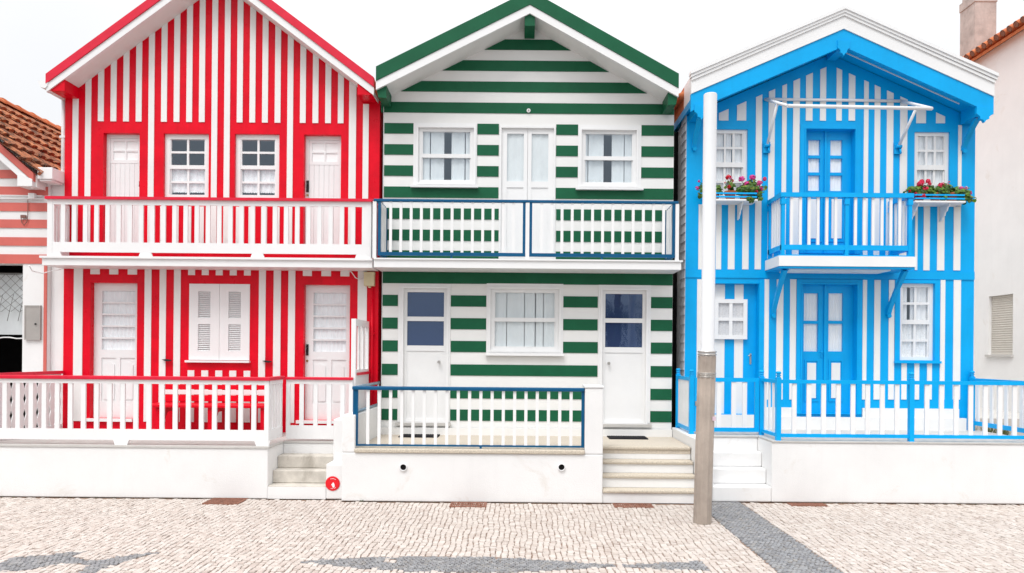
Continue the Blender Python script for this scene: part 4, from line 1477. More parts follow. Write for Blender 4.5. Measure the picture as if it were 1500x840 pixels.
gt = thing('raised_terrace', 'white terrace wall with pebble stone steps and two drain holes, green house', 'terrace', (-.3, -.8, 0))
GX0, GX1 = -2.19, 1.03
px857 = at(857, 610, GYF)[0]
m = MB()
m.box(GX0, GX1, GYF, GYF + .26, 0, .60)
m.box(GX0, -2.032, GYF, -.018, .602, 1.062)
m.box(GX0, -2.032, GYF + .26, -.018, 0, .60)
m.box(px857, GX1, GYF, GYF + .30, .602, 1.42)
m.build('terrace_wall', WWALL, gt, .012)
m = MB(); m.box(px857 - .012, GX1 + .006, GYF - .012, GYF + .31, 1.421, 1.45); m.build('pier_cap', WHITE, gt, .008)
m = MB(); m.box(-2.031, px857 - .001, GYF - .025, GYF + .26, .601, .652); m.build('coping', COPING, gt, .012)
m = MB(); m.box(-2.031, GX1, GYF + .261, -.018, .55, FLOOR_G - .004); m.box(GX1 + .0005, 2.225, -1.18, -.018, .55, FLOOR_G - .004); m.build('terrace_floor', STONEFLOOR, gt)
m = MB()
m.box(-2.03, gx1, -.06, -.0185, FLOOR_G - .0035, FLOOR_G + .10); m.build('skirting', WWOOD, gt)
gl_ = [.48, .325, .165]
gy = [-1.2, -1.35, -1.5, -1.65]
m = MB(); m2 = MB()
for i, z in enumerate([FLOOR_G] + gl_):
    yb = -1.181 if i else -1.185
    m.box(GX1 + .001, 2.225, gy[i], gy[i] + .18, z - .045, z)
    m2.box(GX1 + .001, 2.225, gy[i] + .025, gy[i] + .15, 0 if i == 3 else gl_[i] + .0005, z - .0455)
m.build('step_tread', COPING, gt, .015)
m2.build('step_riser', WWALL, gt)
for px in (591, 822.5):
    X, Z = at(px, 684.5, GYF)
    m = MB()
    n = 20
    v, f = [], []
    for j in range(n):
        a = 2 * math.pi * j / n
        for rr_, yq in ((.046, GYF - .002), (.046, GYF - .022), (.037, GYF - .022), (.037, GYF - .003)):
            v.append((X + rr_ * math.cos(a), yq, Z + rr_ * math.sin(a)))
    for j in range(n):
        for k in range(3):
            f.append((j * 4 + k, j * 4 + k + 1, ((j + 1) % n) * 4 + k + 1, ((j + 1) % n) * 4 + k))
    m.add(v, f, 0, True)
    m.add([(X + .037 * math.cos(2 * math.pi * j / n), GYF - .003, Z + .037 * math.sin(2 * math.pi * j / n)) for j in range(n)], [tuple(range(n))], 1)
    m.build('drain_pipe', [WHITE, DARK], gt)

bt = thing('raised_terrace', 'white terrace wall and white steps in front of the blue house', 'terrace', (4.4, -.8, 0))
BX0, BX1, SBX0 = 3.17, 6.72, 2.43
m = MB()
m.box(BX0, BX1, BYF, -.001, 0, FLOOR_B - .022)
m.box(2.235, SBX0, BYF - .02, .02, 0, FLOOR_B + .005)
m.box(SBX0 + .001, BX0 - .001, -.97, -.001, 0, FLOOR_B - .022)
m.build('terrace_wall', WWALL, bt, .012)
m = MB(); m.box(BX0, BX1, BYF - .01, -.0012, FLOOR_B - .021, FLOOR_B); m.box(SBX0 + .001, BX0 - .0005, -.98, -.0012, FLOOR_B - .021, FLOOR_B); m.build('terrace_floor', LIGHTSTEP, bt)
m = MB()
bl = [.5775, .385, .1925]
by_ = [-1.14, -1.31, BYF - .005]
for i, z in enumerate(bl):
    m.box(SBX0 + .001, BX0 - .001, by_[i], -.971, 0 if i == 2 else bl[i + 1] + .001, z)
m.build('steps', WWALL, bt, .015)

# ================================================================== RED FENCE, GATE, SIDE FENCE, SCREEN
FY = RYF + .03
RC0, RC1 = -6.70, at(392.5, 600, RYF)[0]
ft = at(200, 551.2, FY)[1]
fc, fr_, fb1, fb0 = ft - .045, ft - .045 - .05, at(200, 629.2, FY)[1], at(200, 645, FY)[1] + .0
rf = thing('terrace_fence', 'white baluster fence with a red top rail along the red house terrace', 'fence', (-4.9, FY, FLOOR_R))
m = MB(); m.box(RC0, RC1 + .02, FY - .025, FY + .055, fc, ft); m.box(RC1 - .06, RC1 + .02, FY + .055, -.985, fc, ft); m.build('cap_rail', REDRAIL, rf, .008)
m = MB(); m.box(RC0, RC1, FY, FY + .03, fr_, fc); m.box(RC1 - .04, RC1 - .005, FY + .03, -.99, fr_, fc); m.build('top_rail', WHITE, rf)
m = MB(); m.box(RC0, RC1, FY, FY + .03, fb0, fb1); m.box(RC1 - .04, RC1 - .005, FY + .03, -.99, fb0, fb1)
for px in (177, 384):
    X = at(px, 650, FY)[0]
    m.prism([(X - .075, FLOOR_R), (X + .075, FLOOR_R), (X + .10, fb0), (X - .10, fb0)], FY, FY + .03, 'y')
m.build('bottom_board', WHITE, rf)
pxs = [6.2 + 19.22 * i for i in range(-1, 20)]
X = at(pxs[0], 600, FY)[0]
b = MB(); b.box(X - .028, X + .028, FY + .003, FY + .027, fb1, fr_)
row('baluster', b, WHITE, rf, [(at(p, 600, FY)[0], 0, 0) for p in pxs])
m = MB(); m.box(RC1 - .055, RC1, FY - .003, FY + .052, FLOOR_R, fc); m.build('post', WHITE, rf)
b = MB(); b.box(RC1 - .034, RC1 - .010, FY + .09, FY + .145, fb1, fr_)
row('baluster', b, WHITE, rf, [(0, q, 0) for q in (0, .10, .20, .30, .40)])

sf = thing('terrace_fence', 'white scalloped board fence at the left end of the red house terrace', 'fence', (-6.7, -.8, FLOOR_R))
m = MB(); m.box(-6.75, -6.665, FY + .06, -.016, ft - .03, ft + .015); m.build('cap_rail', REDRAIL, sf)
m = MB(); m.box(-6.72, -6.69, FY + .06, -.016, FLOOR_R + .0, FLOOR_R + .10); m.build('bottom_board', WHITE, sf)
bh0, bh1 = FLOOR_R + .10, ft - .03
pts_r = []
nz_ = 48
for k in range(nz_ + 1):
    s = k / nz_
    wv = .030 * (abs(math.sin(s * math.pi * 3.5)) - .5)
    pts_r.append((.046 + wv, bh0 + (bh1 - bh0) * s))
outline = pts_r + [(-p[0], p[1]) for p in pts_r[::-1]]
b = MB(); y0 = -.09
b.prism([(y0 + p[0], p[1]) for p in outline], -6.711, -6.701, 'x')
row('board', b, WHITE, sf, [(0, -.128 * k, 0) for k in range(11)])

gyk = -.975
rg = thing('garden_gate', 'white baluster gate with a red top rail above the concrete steps', 'gate', (-2.68, gyk, FLOOR_R))
ga, gb_ = at(418.5, 600, gyk)[0], at(516.5, 600, gyk)[0]
gt1 = at(465, 552.7, gyk)[1]; gt0 = gt1 - .036
gb1, gb0 = at(465, 623.8, gyk)[1], at(465, 643.5, gyk)[1]
m = MB(); m.box(ga, gb_, gyk - .025, gyk + .04, gt0, gt1); m.build('cap_rail', REDRAIL, rg, .006)
m = MB(); m.ring(ga + .004, gb_ - .002, gb0, gt0, (.05, .05, gb1 - gb0, .055), gyk, gyk + .03); m.build('gate_frame', WHITE, rg)
b = MB(); X = at(441.5, 590, gyk)[0]; b.box(X - .028, X + .028, gyk + .004, gyk + .026, gb1, gt0 - .055)
row('baluster', b, WHITE, rg, [(at(p, 590, gyk)[0], 0, 0) for p in (441.5, 462, 482, 501.5)])

sc = thing('privacy_screen', 'narrow white framed screen with slats at the right end of the red house terrace', 'screen', (-2.2, -.5, FLOOR_R))
XS = -2.225
szt = 2.285
m = MB()
m.box(XS - .03, XS + .03, -.94, -.88, .655, szt); m.box(XS - .02, XS + .02, -.10, -.05, .655, szt)
m.box(XS - .02, XS + .02, -.88, -.10, szt - .09, szt); m.box(XS - .02, XS + .02, -.88, -.10, 1.56, 1.60)
m.build('screen_frame', WHITE, sc)
b = MB(); b.box(XS - .012, XS + .012, -.66, -.58, 1.601, szt - .091)
row('slat', b, WHITE, sc, [(0, 0, 0), (0, .27, 0)])
m = MB(); m.box(XS - .035, XS + .035, -.878, -.018, 1.525, 1.559); m.build('cap_rail', REDRAIL, sc)
m = MB(); m.box(XS - .015, XS + .015, -.88, -.02, .98, 1.524); m.build('panel', WHITE, sc)

# red bench
bn = thing('bench', 'red garden bench with red and white slatted back on the red house terrace', 'bench', (-4.35, -.4, FLOOR_R))
sy0, sy1 = -.72, -.28
bx_a, bx_b = at(241, 575, -.25)[0], at(402, 575, -.25)[0]
sz = at(300, 596, sy0)[1]
m = MB(); m.box(at(221.5, 596, sy0)[0], at(404, 596, sy0)[0], sy0, sy0 + .135, sz - .018, sz + .022)
m.box(bx_a - .06, bx_b + .06, sy0 + .15, sy0 + .28, sz - .018, sz + .022); m.box(bx_a - .06, bx_b + .06, sy0 + .295, sy1, sz - .018, sz + .022)
m.build('seat', RED, bn, .008)
yb_ = -.235
for (p0, p1, mt) in ((564, 570.6, RED), (571.6, 578.4, WHITE), (579.3, 588.2, RED)):
    z1_, z0_ = at(315, p0, yb_)[1], at(315, p1, yb_)[1]
    m = MB(); m.box(bx_a, bx_b, yb_ - .012, yb_ + .012, z0_, z1_); m.build('back_slat', mt, bn, .004)
for px in (247, 321, 396):
    X = at(px, 600, -.4)[0]
    m = MB()
    m.box(X - .035, X + .035, yb_ + .014, yb_ + .07, FLOOR_R, at(315, 564, yb_)[1] - .01)
    m.box(X - .035, X + .035, sy0 + .03, sy0 + .09, FLOOR_R, sz - .019)
    m.box(X - .03, X + .03, sy0 + .09, yb_ + .014, sz - .09, sz - .019)
    m.prism([(sy0 + .09, sz - .28), (sy0 + .09, sz - .20), (sy0 + .18, sz - .091), (sy0 + .25, sz - .091)], X - .025, X + .025, 'x')
    m.build('leg', RED, bn)

# ================================================================== GREEN TERRACE RAILING
gr = thing('terrace_railing', 'dark blue framed railing with thin white balusters in front of the green house', 'railing', (-.6, GYF + .1, .65))
ry = GYF + .06
t1, t0 = at(690, 567.3, ry)[1], at(690, 572.8, ry)[1]
l0, l1 = at(517, 610, ry)[0], at(856.3, 610, ry)[0]
m = MB(); m.box(l0 - .01, l1, ry - .02, ry + .045, t0, t1); m.build('top_rail', NAVY, gr, .012)
b1, b0 = at(690, 652.3, ry)[1], at(690, 657.3, ry)[1]
b0 = max(b0, .675)
m = MB(); xq = at(520, 610, ry)[0]; m.box(xq, xq + .035, ry, ry + .03, b0, t0); m.box(l1 - .038, l1 - .001, ry, ry + .03, b0, t0); m.box(xq + .035, l1 - .038, ry, ry + .03, b0, b1)
xf = at(704, 660, ry)[0]; m.box(xf - .014, xf + .014, ry + .004, ry + .026, .653, b0)
m.box(l0, xq - .0005, ry - .005, ry + .03, 1.063, t0)
m.build('frame', NAVY, gr)
b = MB(); X = at(538.6, 610, ry)[0]; b.box(X - .019, X + .019, ry + .005, ry + .025, b1, t0)
row('baluster', b, WHITE, gr, [(at(538.6 + 16.55 * i, 610, ry)[0], 0, 0) for i in range(19)])
m = MB(); m.tube([(-2.06, ry + .04, t1 - .022), (-2.06, -.02, t1 - .022)], .022, 10); m.build('side_rail', DULLB, gr)
m = MB(); m.tube([(-2.06, ry + .03, 1.085), (-2.06, -.02, 1.085)], .018, 10)
m.build('side_rail', DULLB, gr)
m = MB(); m.tube([(-2.06, -.08, 1.09), (-2.06, -.08, t1 - .03)], .012, 8); m.build('side_post', WHITE, gr)

# ================================================================== BLUE FENCES AND GATE
fy = BYF + .05
T1, T0 = at(1240, 557.3, fy)[1], at(1240, 562.6, fy)[1]
Q1, Q0 = at(1240, 636.3, fy)[1], at(1240, 641.3, fy)[1]
FX1 = 6.62


def blue_post(X, Y, zb=FLOOR_B):
    m = MB()
    m.box(X - .029, X + .029, Y - .029, Y + .029, zb, T1 + .02)
    m.lathe([(.030, T1 + .02), (.030, T1 + .03), (.022, T1 + .035), (.022, T1 + .045), (.031, T1 + .05), (.031, T1 + .06), (.022, T1 + .065), (.022, T1 + .072), (.033, T1 + .077), (.030, T1 + .098), (.018, T1 + .106)], X, Y, 14)
    return m


bf = thing('terrace_fence', 'sky blue fence with white balusters along the front of the blue house terrace', 'fence', (4.9, fy, FLOOR_B))
X0p = at(1140, 600, fy)[0]
pmid = at(1334.5, 600, fy)[0]
gyb = -.85
XG = at(1115.5, 600, gyb)[0]
for a, b in ((X0p + .03, pmid - .03), (pmid + .03, FX1)):
    m = MB(); m.box(a, b, fy - .022, fy + .022, T0, T1); m.build('top_rail', BLUE, bf)
    m = MB(); m.box(a, b, fy - .018, fy + .018, Q0, Q1); m.build('bottom_rail', BLUE, bf)
row('post', blue_post(X0p, fy), BLUE, bf, [(0, 0, 0), (pmid - X0p, 0, 0), (FX1 - X0p + .03, 0, 0), (XG - X0p, gyb - fy, 0)])
pxs = [1163.2 + 21.5 * i for i in range(8)] + [1357.5 + 21.4 * i for i in range(8)]
X = at(pxs[0], 600, fy)[0]
b = MB(); b.box(X - .028, X + .028, fy - .010, fy + .010, Q1, T0)
row('baluster', b, WHITE, bf, [(at(p, 600, fy)[0], 0, 0) for p in pxs])
# short return from the corner post back to the gate post
dxy = Vector((XG - X0p, gyb - fy))
def lerp_box(m, s0, s1, z0, z1, th):
    n = Vector((-dxy.y, dxy.x)).normalized() * th
    p = [Vector((X0p, fy)) + dxy * s0, Vector((X0p, fy)) + dxy * s1]
    m.prism([tuple(p[0] + n), tuple(p[1] + n), tuple(p[1] - n), tuple(p[0] - n)], z0, z1, 'z')
m = MB(); lerp_box(m, .05, .95, T0, T1, .02); lerp_box(m, .05, .95, Q0, Q1, .017); m.build('return_rail', BLUE, bf)
for s in (.28, .52, .76):
    m = MB(); lerp_box(m, s - .035, s + .035, Q1, T0, .010); m.build('baluster', WHITE, bf)

bg = thing('garden_gate', 'sky blue gate with white balusters behind the pole above the white steps', 'gate', (2.75, gyb, FLOOR_B))
a, b_ = 2.345, XG - .035
q1_, q0_ = at(1075, 627.5, gyb)[1], at(1075, 632.7, gyb)[1]
m = MB(); m.ring(a, b_, q0_, T1 + .0, (.06, .06, .055, .055), gyb - .018, gyb + .018); m.build('gate_frame', BLUE, bg)
b = MB(); X = at(1053, 600, gyb)[0]; b.box(X - .03, X + .03, gyb - .010, gyb + .010, q0_ + .055, T1 - .055)
row('baluster', b, WHITE, bg, [(at(p, 600, gyb)[0], 0, 0) for p in (1053, 1034, 1074.5, 1090.5)])
m = MB(); hx = 2.375; m.box(hx - .02, hx + .03, gyb - .04, gyb - .019, 1.16, 1.22); m.tube([(hx, gyb - .05, 1.19), (hx + .09, gyb - .05, 1.19)], .008, 6); m.build('latch', STEEL, bg)

lf_ = thing('terrace_fence', 'short sky blue fence with white slats beside the green house steps', 'fence', (2.31, -.4, FLOOR_B))
XL = 2.31
row('post', blue_post(XL, gyb, FLOOR_B + .007), BLUE, lf_, [(0, 0, 0), (0, -gyb - .035, 0)])
m = MB(); m.box(XL - .02, XL + .02, gyb + .03, -.066, T0, T1); m.build('top_rail', BLUE, lf_)
m = MB(); m.box(XL - .02, XL + .02, gyb + .03, -.066, FLOOR_B + .035, FLOOR_B + .085); m.build('bottom_rail', BLUE, lf_)
b = MB(); b.box(XL - .010, XL + .010, gyb + .05, gyb + .105, FLOOR_B + .086, T0 - .0005)
row('slat', b, WHITE, lf_, [(0, .0825 * i, 0) for i in range(9)])

rf_ = thing('terrace_fence', 'sky blue side fence with white balusters at the right edge by the white house', 'fence', (6.6, -.7, FLOOR_B))
row('post', blue_post(6.585, -.06), BLUE, rf_, [(0, 0, 0)])
m = MB(); m.box(6.565, 6.605, fy + .03, -.09, T0, T1); m.build('top_rail', BLUE, rf_)
m = MB(); m.box(6.568, 6.602, fy + .03, -.09, at(1450, 619, 0)[1] - .03, at(1450, 619, 0)[1] + .03); m.build('bottom_rail', BLUE, rf_)
b = MB(); zq = at(1450, 619, 0)[1] + .03; b.box(6.575, 6.595, -.225, -.17, zq, T0)
row('baluster', b, WHITE, rf_, [(0, -.15 * i, 0) for i in range(8)])

# ================================================================== STREET
PXp, PYp = 2.012, -2.64
lp = thing('lamp_post', 'tall white pole in a fluted timber sleeve standing on the pavement', 'pole', (PXp, PYp, 0))
m = MB()
n = 112
prof = []
R0 = .099
zz = [0, .02, .9, 1.70, 1.78, 1.80, 1.86]
for iz, z in enumerate((0, .6, 1.2, 1.83)):
    sh = .0205 * z
    for j in range(n):
        a = 2 * math.pi * j / n
        rr_ = R0 * (1.0 - .075 * abs(math.sin(5 * a + .4)) ** 1.5)
        prof.append((PXp + sh + rr_ * math.cos(a), PYp + rr_ * math.sin(a), z))
f = []
for iz in range(3):
    for j in range(n):
        f.append((iz * n + j, iz * n + (j + 1) % n, (iz + 1) * n + (j + 1) % n, (iz + 1) * n + j))
f.append(tuple(range(n))); f.append(tuple(3 * n + j for j in range(n)))
m.add(prof, f, 0, False)
m.build('sleeve', WOOD, lp)
for z0 in (1.595, 1.615, 1.635):
    sh = .0205 * z0
    m = MB(); m.lathe([(R0 + .001, z0), (R0 + .004, z0 + .003), (R0 + .004, z0 + .009), (R0 + .001, z0 + .012)], PXp + sh, PYp, 28); m.build('band', STEEL, lp)
for z0 in (1.835, 1.865):
    m = MB(); m.lathe([(R0 - .004, z0), (R0 + .004, z0 + .005), (R0 + .004, z0 + .013), (R0 - .004, z0 + .018)], PXp + .038, PYp, 28); m.build('band', STEEL, lp)
m = MB(); sh = .041
m.tube([(PXp + .038, PYp, 1.831), (PXp + .038, PYp, 1.89), (PXp + .043, PYp, 1.90), (PXp + .049, PYp, 4.69), (PXp + .049, PYp, 4.70)], [R0 - .006, R0 - .006, .072, .072, .067], 28)
m.build('shaft', POLEW, lp)
X, Z = at(1043, 613, PYp)
m = MB(); m.box(X - .018, X + .018, PYp - .085, PYp - .06, Z - .02, Z + .022); m.build('sticker', paint('faded_sticker', (.60, .45, .52), .5), lp)

# rusty drain covers
for q, lab in (([(309, 730.5), (361, 731), (352, 739.5), (301, 739)], 'rusty drain cover in a grey stone surround near the concrete steps'),
               ([(660.5, 736), (713, 736), (713, 743.5), (659, 743.5)], 'rusty drain cover below the dark blue terrace railing'),
               ([(896.5, 735), (950, 735), (957, 744), (899, 744)], 'rusty drain cover at the foot of the pebble stone steps'),
               ([(1147.5, 735.5), (1200, 735.5), (1211, 742), (1161, 742)], 'rusty drain cover in front of the blue house terrace wall')):
    P4 = [gnd(*p) for p in q]
    xa_, xb_ = (P4[0][0] + P4[3][0]) / 2, (P4[1][0] + P4[2][0]) / 2
    ya_, yb2 = (P4[2][1] + P4[3][1]) / 2, (P4[0][1] + P4[1][1]) / 2
    yb2 = min(yb2, -1.70 if 600 < q[0][0] < 1000 else -1.58)
    m = MB()
    m.ring(xa_, xb_, ya_, yb2, .02, .0, .01) if False else None
    m.box(xa_, xb_, ya_, ya_ + .018, -.01, .012); m.box(xa_, xb_, yb2 - .018, yb2, -.01, .012)
    m.box(xa_, xa_ + .018, ya_ + .018, yb2 - .018, -.01, .012); m.box(xb_ - .018, xb_, ya_ + .018, yb2 - .018, -.01, .012)
    k = 16
    for i in range(k):
        xx = xa_ + .018 + (xb_ - xa_ - .036) * (i + .5) / k
        m.box(xx - .007, xx + .007, ya_ + .018, yb2 - .018, -.008, .010)
    m.box(xa_ + .018, xb_ - .018, (ya_ + yb2) / 2 - .008, (ya_ + yb2) / 2 + .008, -.0085, .0085)
    tag(m.build('drain_cover', RUST), lab, 'drain cover', 'drain covers along the terrace walls')

# round red sign on the terrace wall
X, Z = at(487.5, 708.5, RYF)
sg = thing('sign_disc', 'small round red sign with a white figure low on the white wall beside the steps', 'sign', (X, RYF, Z - .09))
m = MB(); m.tube([(X, RYF - .008, Z), (X, RYF - .001, Z)], .090, 32); m.tube([(X, RYF - .011, Z), (X, RYF - .0082, Z)], [.080, .084], 32)
m.build('plate', paint('sign_red', (.75, .002, .012), .35, .08, 20), sg)
m = MB(); y0, y1 = RYF - .0135, RYF - .0112
m.prism([(X + p[0], Z + p[1]) for p in ((-.012, -.006), (-.002, .004), (.006, .018), (.016, .008), (.026, -.012), (.026, -.040), (.008, -.052), (-.002, -.040), (-.006, -.022), (-.018, -.014))], y0, y1, 'y')
for a in (70, 82, 95, 58, 110, 255, 270, 290, 305):
    s = math.radians(a); rr_ = .062
    m.box(X + rr_ * math.cos(s) - .005, X + rr_ * math.cos(s) + .005, y0, y1, Z + rr_ * math.sin(s) - .003, Z + rr_ * math.sin(s) + .003)
m.build('figure', WHITE, sg)

# doormats
for (p, q, lab) in (((586, 631.5), (643, 635.5), 'black doormat behind the dark blue railing at the left green house door'), ((891, 632.5), (947, 638.5), 'black doormat on the landing above the pebble stone steps')):
    zf = FLOOR_G - .004
    k0, k1 = (EYE - zf) / (p[1] - CY - ROLL * (p[0] - CX)), (EYE - zf) / (q[1] - CY - ROLL * (q[0] - CX))
    ya, yb = k1 * F - DIST, k0 * F - DIST
    ya, yb = min(ya, -.40), min(yb, -.09)
    kk = (DIST + (ya + yb) / 2) / F
    xa_, xb_ = (p[0] - CX + 1) * kk, (q[0] - CX + 1) * kk
    m = MB(); m.box(xa_, xb_, ya, yb, zf + .0005, zf + .014)
    for i in range(22):
        xx = xa_ + (xb_ - xa_) * (i + .5) / 22
        m.box(xx - .005, xx + .005, ya + .01, yb - .01, zf + .0142, zf + .019)
    tag(m.build('doormat', MAT), lab, 'doormat', 'doormats of the green house')

# ------------------------------------------------------------------ ground and pavement
m = MB(); m.box(-150, 150, -80, 150, -.25, -.012); structure(m.build('ground', SAND))

FISH = [gnd(*p) for p in ((437, 823), (470, 819.5), (510, 817.3), (570, 815.6), (640, 815), (700, 815.6), (760, 818), (830, 821.8), (890, 826.5), (904, 827.8), (940, 825.5), (990, 823), (1029, 822), (1042, 836), (985, 835), (940, 831.5), (904, 829), (870, 831.8), (800, 836), (740, 838), (660, 838), (590, 836), (520, 831.5), (470, 826.5))]
BIRD = [gnd(*p) for p in ((-40, 831), (0, 826), (15, 817), (40, 815), (70, 813), (95, 809.5), (125, 808), (112, 812), (104, 815.5), (128, 820), (150, 820.3), (180, 814), (210, 810), (235, 808.3), (205, 815.5), (172, 826), (150, 835), (135, 845), (108, 845), (128, 829), (118, 825), (90, 826), (50, 833), (0, 838), (-40, 841))]
EYE_C = gnd(572, 821.4)


def inside(P, poly):
    x, y = P
    c = False
    j = len(poly) - 1
    for i in range(len(poly)):
        xi, yi = poly[i]; xj, yj = poly[j]
        if (yi > y) != (yj > y) and x < (xj - xi) * (y - yi) / (yj - yi) + xi:
            c = not c
        j = i
    return c


def dark_at(x, y):
    if 2.207 < x < 2.775: return True
    if y < -3.7 and -5.2 < y:
        if inside((x, y), FISH):
            return not (((x - EYE_C[0]) / .075) ** 2 + ((y - EYE_C[1]) / .06) ** 2 < 1)
        if inside((x, y), BIRD): return True
    return False


# small stones laid in rows that run towards the houses
V, FC, MI = [], [], []
tdx = .0575


def stone(x0, x1, y0, y1, mi):
    j = lambda a: rnd.uniform(-a, a)
    zt = .0 + rnd.uniform(-.003, .0035)
    g = .0036 if mi == 0 else .0022
    c = [(x0 + g + j(.0055), y0 + g + j(.0055)), (x1 - g + j(.0055), y0 + g + j(.0055)), (x1 - g + j(.0055), y1 - g + j(.0055)), (x0 + g + j(.0055), y1 - g + j(.0055))]
    mx = sum(p[0] for p in c) / 4; my = sum(p[1] for p in c) / 4
    o = len(V)
    tx, ty = j(.0022), j(.0022)
    for p in c: V.append((p[0], p[1], -.016))
    for p in c: V.append((p[0], p[1], zt - .0042))
    for i, p in enumerate(c):
        V.append((p[0] + (mx - p[0]) * .17, p[1] + (my - p[1]) * .17, zt + (tx if i in (0, 1) else -tx) + (ty if i in (0, 3) else -ty)))
    for a, b in ((0, 4), (4, 8)):
        for i in range(4):
            k = (i + 1) % 4
            FC.append((o + a + i, o + a + k, o + b + k, o + b + i)); MI.append(mi)
    FC.append((o + 8, o + 9, o + 10, o + 11)); MI.append(mi)


def wob(y, i):
    return .014 * math.sin(y * 1.9 + 2.2 * math.sin(i * .06)) + .009 * math.sin(y * 6.3 + i * .23) + .006 * math.sin(y * 15 + i * 1.7)


ncol = int(17.0 / tdx)
for i in range(ncol):
    xl0 = -8.5 + i * tdx
    y = -1.46 + rnd.uniform(0, .06)
    while y > -5.0:
        L = rnd.uniform(.045, .088)
        y0 = y - L
        ym = (y + y0) / 2
        a = xl0 + wob(ym, i); b = xl0 + tdx + wob(ym, i + 1)
        xm0 = (a + b) / 2
        if a < 2.207 < b: b = 2.207
        elif a < 2.775 < b: a = 2.775
        lim = RYF if xm0 < -2.19 else GYF if xm0 < 2.23 else BYF
        if y > lim - rnd.uniform(.012, .03):
            y = y0
            continue
        if b - a > .016 and not dark_at((a + b) / 2, ym):
            stone(a, b, y0, y, 0)
        y = y0
# basalt: finer, irregular
s = .038
xs_ = [(2.207, 2.775, -1.46, -5.0)]
def basalt_patch(x0, x1, ya, yb, test):
    nx_ = int((x1 - x0) / s)
    sx = (x1 - x0) / nx_
    y = ya
    r_ = 0
    while y > yb:
        h = rnd.uniform(.033, .045)
        off = (r_ % 2) * sx * .5
        for i in range(-1, nx_ + 1):
            a, b = x0 + i * sx + off, x0 + (i + 1) * sx + off
            xm_, ym_ = (a + b) / 2, y - h / 2
            if test(xm_, ym_): stone(max(a, x0) if x0 > 2 else a, min(b, x1) if x0 > 2 else b, y - h, y, 1)
        y -= h; r_ += 1
basalt_patch(2.207, 2.775, -1.46, -5.0, lambda x, y: 2.207 < x < 2.775)
fx0_, fx1_ = min(p[0] for p in FISH), max(p[0] for p in FISH)
basalt_patch(fx0_, fx1_, max(p[1] for p in FISH), min(p[1] for p in FISH), lambda x, y: dark_at(x, y) and x < 2.0)
bx0_, bx1_ = min(p[0] for p in BIRD), max(p[0] for p in BIRD)
basalt_patch(bx0_, bx1_, max(p[1] for p in BIRD), min(p[1] for p in BIRD), lambda x, y: inside((x, y), BIRD))
m = MB(); m.v, m.f, m.m, m.s = V, FC, MI, [False] * len(FC)
structure(m.build('pavement', [STONE, BASALT], recalc=False))
# the rest of the square behind the camera
m = MB()
m.box(-60, 60, -60, -5.0, -.011, -.002)
structure(m.build('road', paint('grey_asphalt', (.20, .195, .19), .8, .15, 2, .4, 18, .2)))

# palms behind the camera: the photograph shows them mirrored in the green house's glass
FROND = island('palm_leaf', [(.03, .07, .015), (.05, .10, .02), (.07, .12, .03)], .5)
BARK = paint('palm_bark', (.16, .12, .09), .9, .3, 12, .6, 30)


def palm(x, y, h, label):
    p = thing('palm_tree', label, 'palm tree', (x, y, 0))
    m = MB(); m.tube([(x, y, -.01), (x + .05, y, h * .4), (x + .02, y + .05, h)], [.22, .17, .15], 12); m.build('trunk', BARK, p)
    m = MB()
    for i in range(46):
        az = i * 2.4; el = rnd.uniform(-.5, 1.2); L = rnd.uniform(1.6, 2.3)
        d = Vector((math.cos(az), math.sin(az), 0))
        sd_ = Vector((-d.y, d.x, 0))
        prev = None
        for k in range(15):
            s_ = k / 14
            c = Vector((x + .02, y + .05, h)) + d * (L * s_ * math.cos(el * (1 - s_))) + Vector((0, 0, L * (math.sin(el) * s_ - .75 * s_ * s_)))
            w_ = .75 * math.sin(math.pi * min(1, s_ * .9 + .1)) + .03
            for sg_ in (1, -1):
                e = c + sd_ * sg_ * w_ + Vector((0, 0, -.25 * w_)) + d * .18
                m.add([c, c + d * .05, e], [(0, 1, 2)])
            if prev is not None:
                m.add([prev - sd_ * .02, prev + sd_ * .02, c + sd_ * .02, c - sd_ * .02], [(0, 1, 2, 3)])
            prev = c
    m.build('crown', FROND, p, recalc=False)


palm(4.1, -20.0, 8.6, 'tall palm tree across the street, mirrored in the upper green house window')
palm(3.6, -18.5, 3.3, 'low young palm tree across the street, mirrored in the green house door panes')

# weeds along the foot of the walls
WEED = island('weed_leaf', [(.05, .09, .02), (.10, .15, .04), (.16, .15, .07), (.07, .12, .03)], .7)
m = MB()


def tuft(x, y, z, n, h):
    for _ in range(n):
        a = rnd.random() * 6.28; r_ = rnd.uniform(.3, 1) * h
        d = Vector((math.cos(a), math.sin(a), 0))
        b0 = Vector((x, y, z)) + d * rnd.random() * h * .4
        q = Vector((-d.y, d.x, 0)) * rnd.uniform(.003, .007)
        m.add([b0 - q, b0 + q, b0 + d * r_ * .5 + Vector((0, 0, h * rnd.uniform(.4, 1)))], [(0, 1, 2)])


for px, py, n, h in ((531, 733.5, 26, .035),):
    X, Y = gnd(px, py); tuft(X, min(Y, GYF - .01), -.005, n, h)
for i in range(46):
    xx = rnd.uniform(-7, -2.3) if i % 2 else rnd.uniform(3.2, 6.7)
    tuft(xx, (RYF if i % 2 else BYF) - .012, -.008, rnd.randint(3, 8), rnd.uniform(.008, .020))
for i in range(26):
    tuft(rnd.uniform(-1.9, .9), GYF - .012, -.008, rnd.randint(3, 6), rnd.uniform(.006, .014))
for i in range(9):
    tuft(rnd.uniform(6.75, 7.1), rnd.uniform(-.3, .4), .70, 40, rnd.uniform(.10, .26))
wo = m.build('weeds', WEED, recalc=False); wo['kind'] = 'stuff'
m = MB(); m.box(6.725, XW - .001, WY0, 11, -.01, .70); structure(m.build('path', LIGHTSTEP))

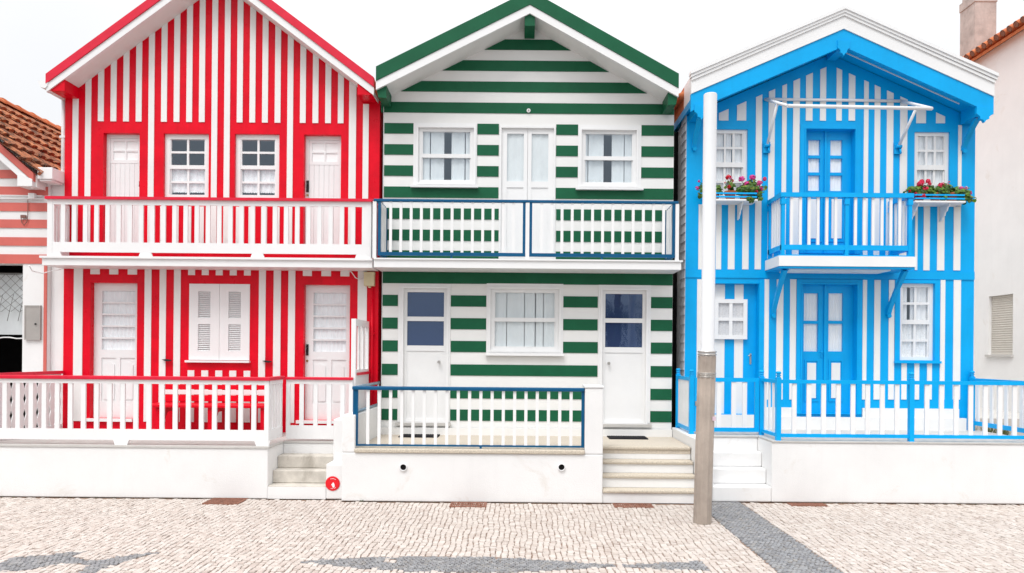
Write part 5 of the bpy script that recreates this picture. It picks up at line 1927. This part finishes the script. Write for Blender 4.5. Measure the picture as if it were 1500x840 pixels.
# ================================================================== LIGHT, SKY, CAMERA
EXPOSURE = 0.24
wd = bpy.data.worlds.new('World'); scene.world = wd; wd.use_nodes = True
t = wd.node_tree; t.nodes.clear()
out = t.nodes.new('ShaderNodeOutputWorld'); bg_ = t.nodes.new('ShaderNodeBackground')
sky = t.nodes.new('ShaderNodeTexSky'); sky.sky_type = 'NISHITA'; sky.sun_disc = False
SUN_EL, SUN_AZ = math.radians(58), math.radians(205)
sky.sun_elevation = SUN_EL; sky.sun_rotation = SUN_AZ
sky.air_density = 1.0; sky.dust_density = 6.0; sky.ozone_density = 1.0
# overcast: a thick even cloud layer hides the blue
hs = t.nodes.new('ShaderNodeHueSaturation'); hs.inputs['Saturation'].default_value = .12
link(t, sky.outputs['Color'], hs.inputs['Color'])
tc = t.nodes.new('ShaderNodeTexCoord')
sp = t.nodes.new('ShaderNodeSeparateXYZ'); link(t, tc.outputs['Generated'], sp.inputs[0])
# overcast dome: brighter overhead than at the horizon
gr_ = ramp(t, sp.outputs['Z'], [(0.0, (6.0, 6.1, 6.25)), (.38, (7.9, 8.0, 8.2)), (.6, (12.5, 12.6, 12.8)), (1.0, (19.0, 19.1, 19.3))])
cn = noise(t, 2.2, 5, .5, tc.outputs['Generated'])
cl = ramp(t, cn.outputs['Fac'], [(.3, (.95, .955, .965)), (.7, (1.04, 1.04, 1.04))])
cloud = mixc(t, 1.0, gr_.outputs['Color'], cl.outputs['Color'], 'MULTIPLY')
mixn = mixc(t, .85, hs.outputs['Color'], cloud)
link(t, mixn, bg_.inputs['Color']); bg_.inputs['Strength'].default_value = .12
link(t, bg_.outputs[0], out.inputs['Surface'])

sd = bpy.data.lights.new('sun', 'SUN'); sd.energy = 1.4; sd.angle = math.radians(25); sd.color = (1, .985, .965)
so = bpy.data.objects.new('sun', sd); C.objects.link(so)
dirv = Vector((math.sin(SUN_AZ) * math.cos(SUN_EL), math.cos(SUN_AZ) * math.cos(SUN_EL), math.sin(SUN_EL)))
so.rotation_euler = dirv.to_track_quat('Z', 'Y').to_euler(); so.location = dirv * 40

cd = bpy.data.cameras.new('camera'); co = bpy.data.objects.new('camera', cd); C.objects.link(co)
co.location = (0, -DIST, EYE); co.rotation_euler = (math.pi / 2, -ROLL, 0)
cd.sensor_fit = 'HORIZONTAL'; cd.sensor_width = 36; cd.lens = 36 * F / 1500
cd.shift_x = (750 - CX) / 1500; cd.shift_y = (CY - 420) / 1500
cd.clip_start = .05; cd.clip_end = 600
scene.camera = co
vs = scene.view_settings
scene.display_settings.display_device = 'sRGB'
vs.view_transform = 'Standard'; vs.look = 'None'; vs.exposure = EXPOSURE; vs.gamma = 1; vs.use_curve_mapping = False
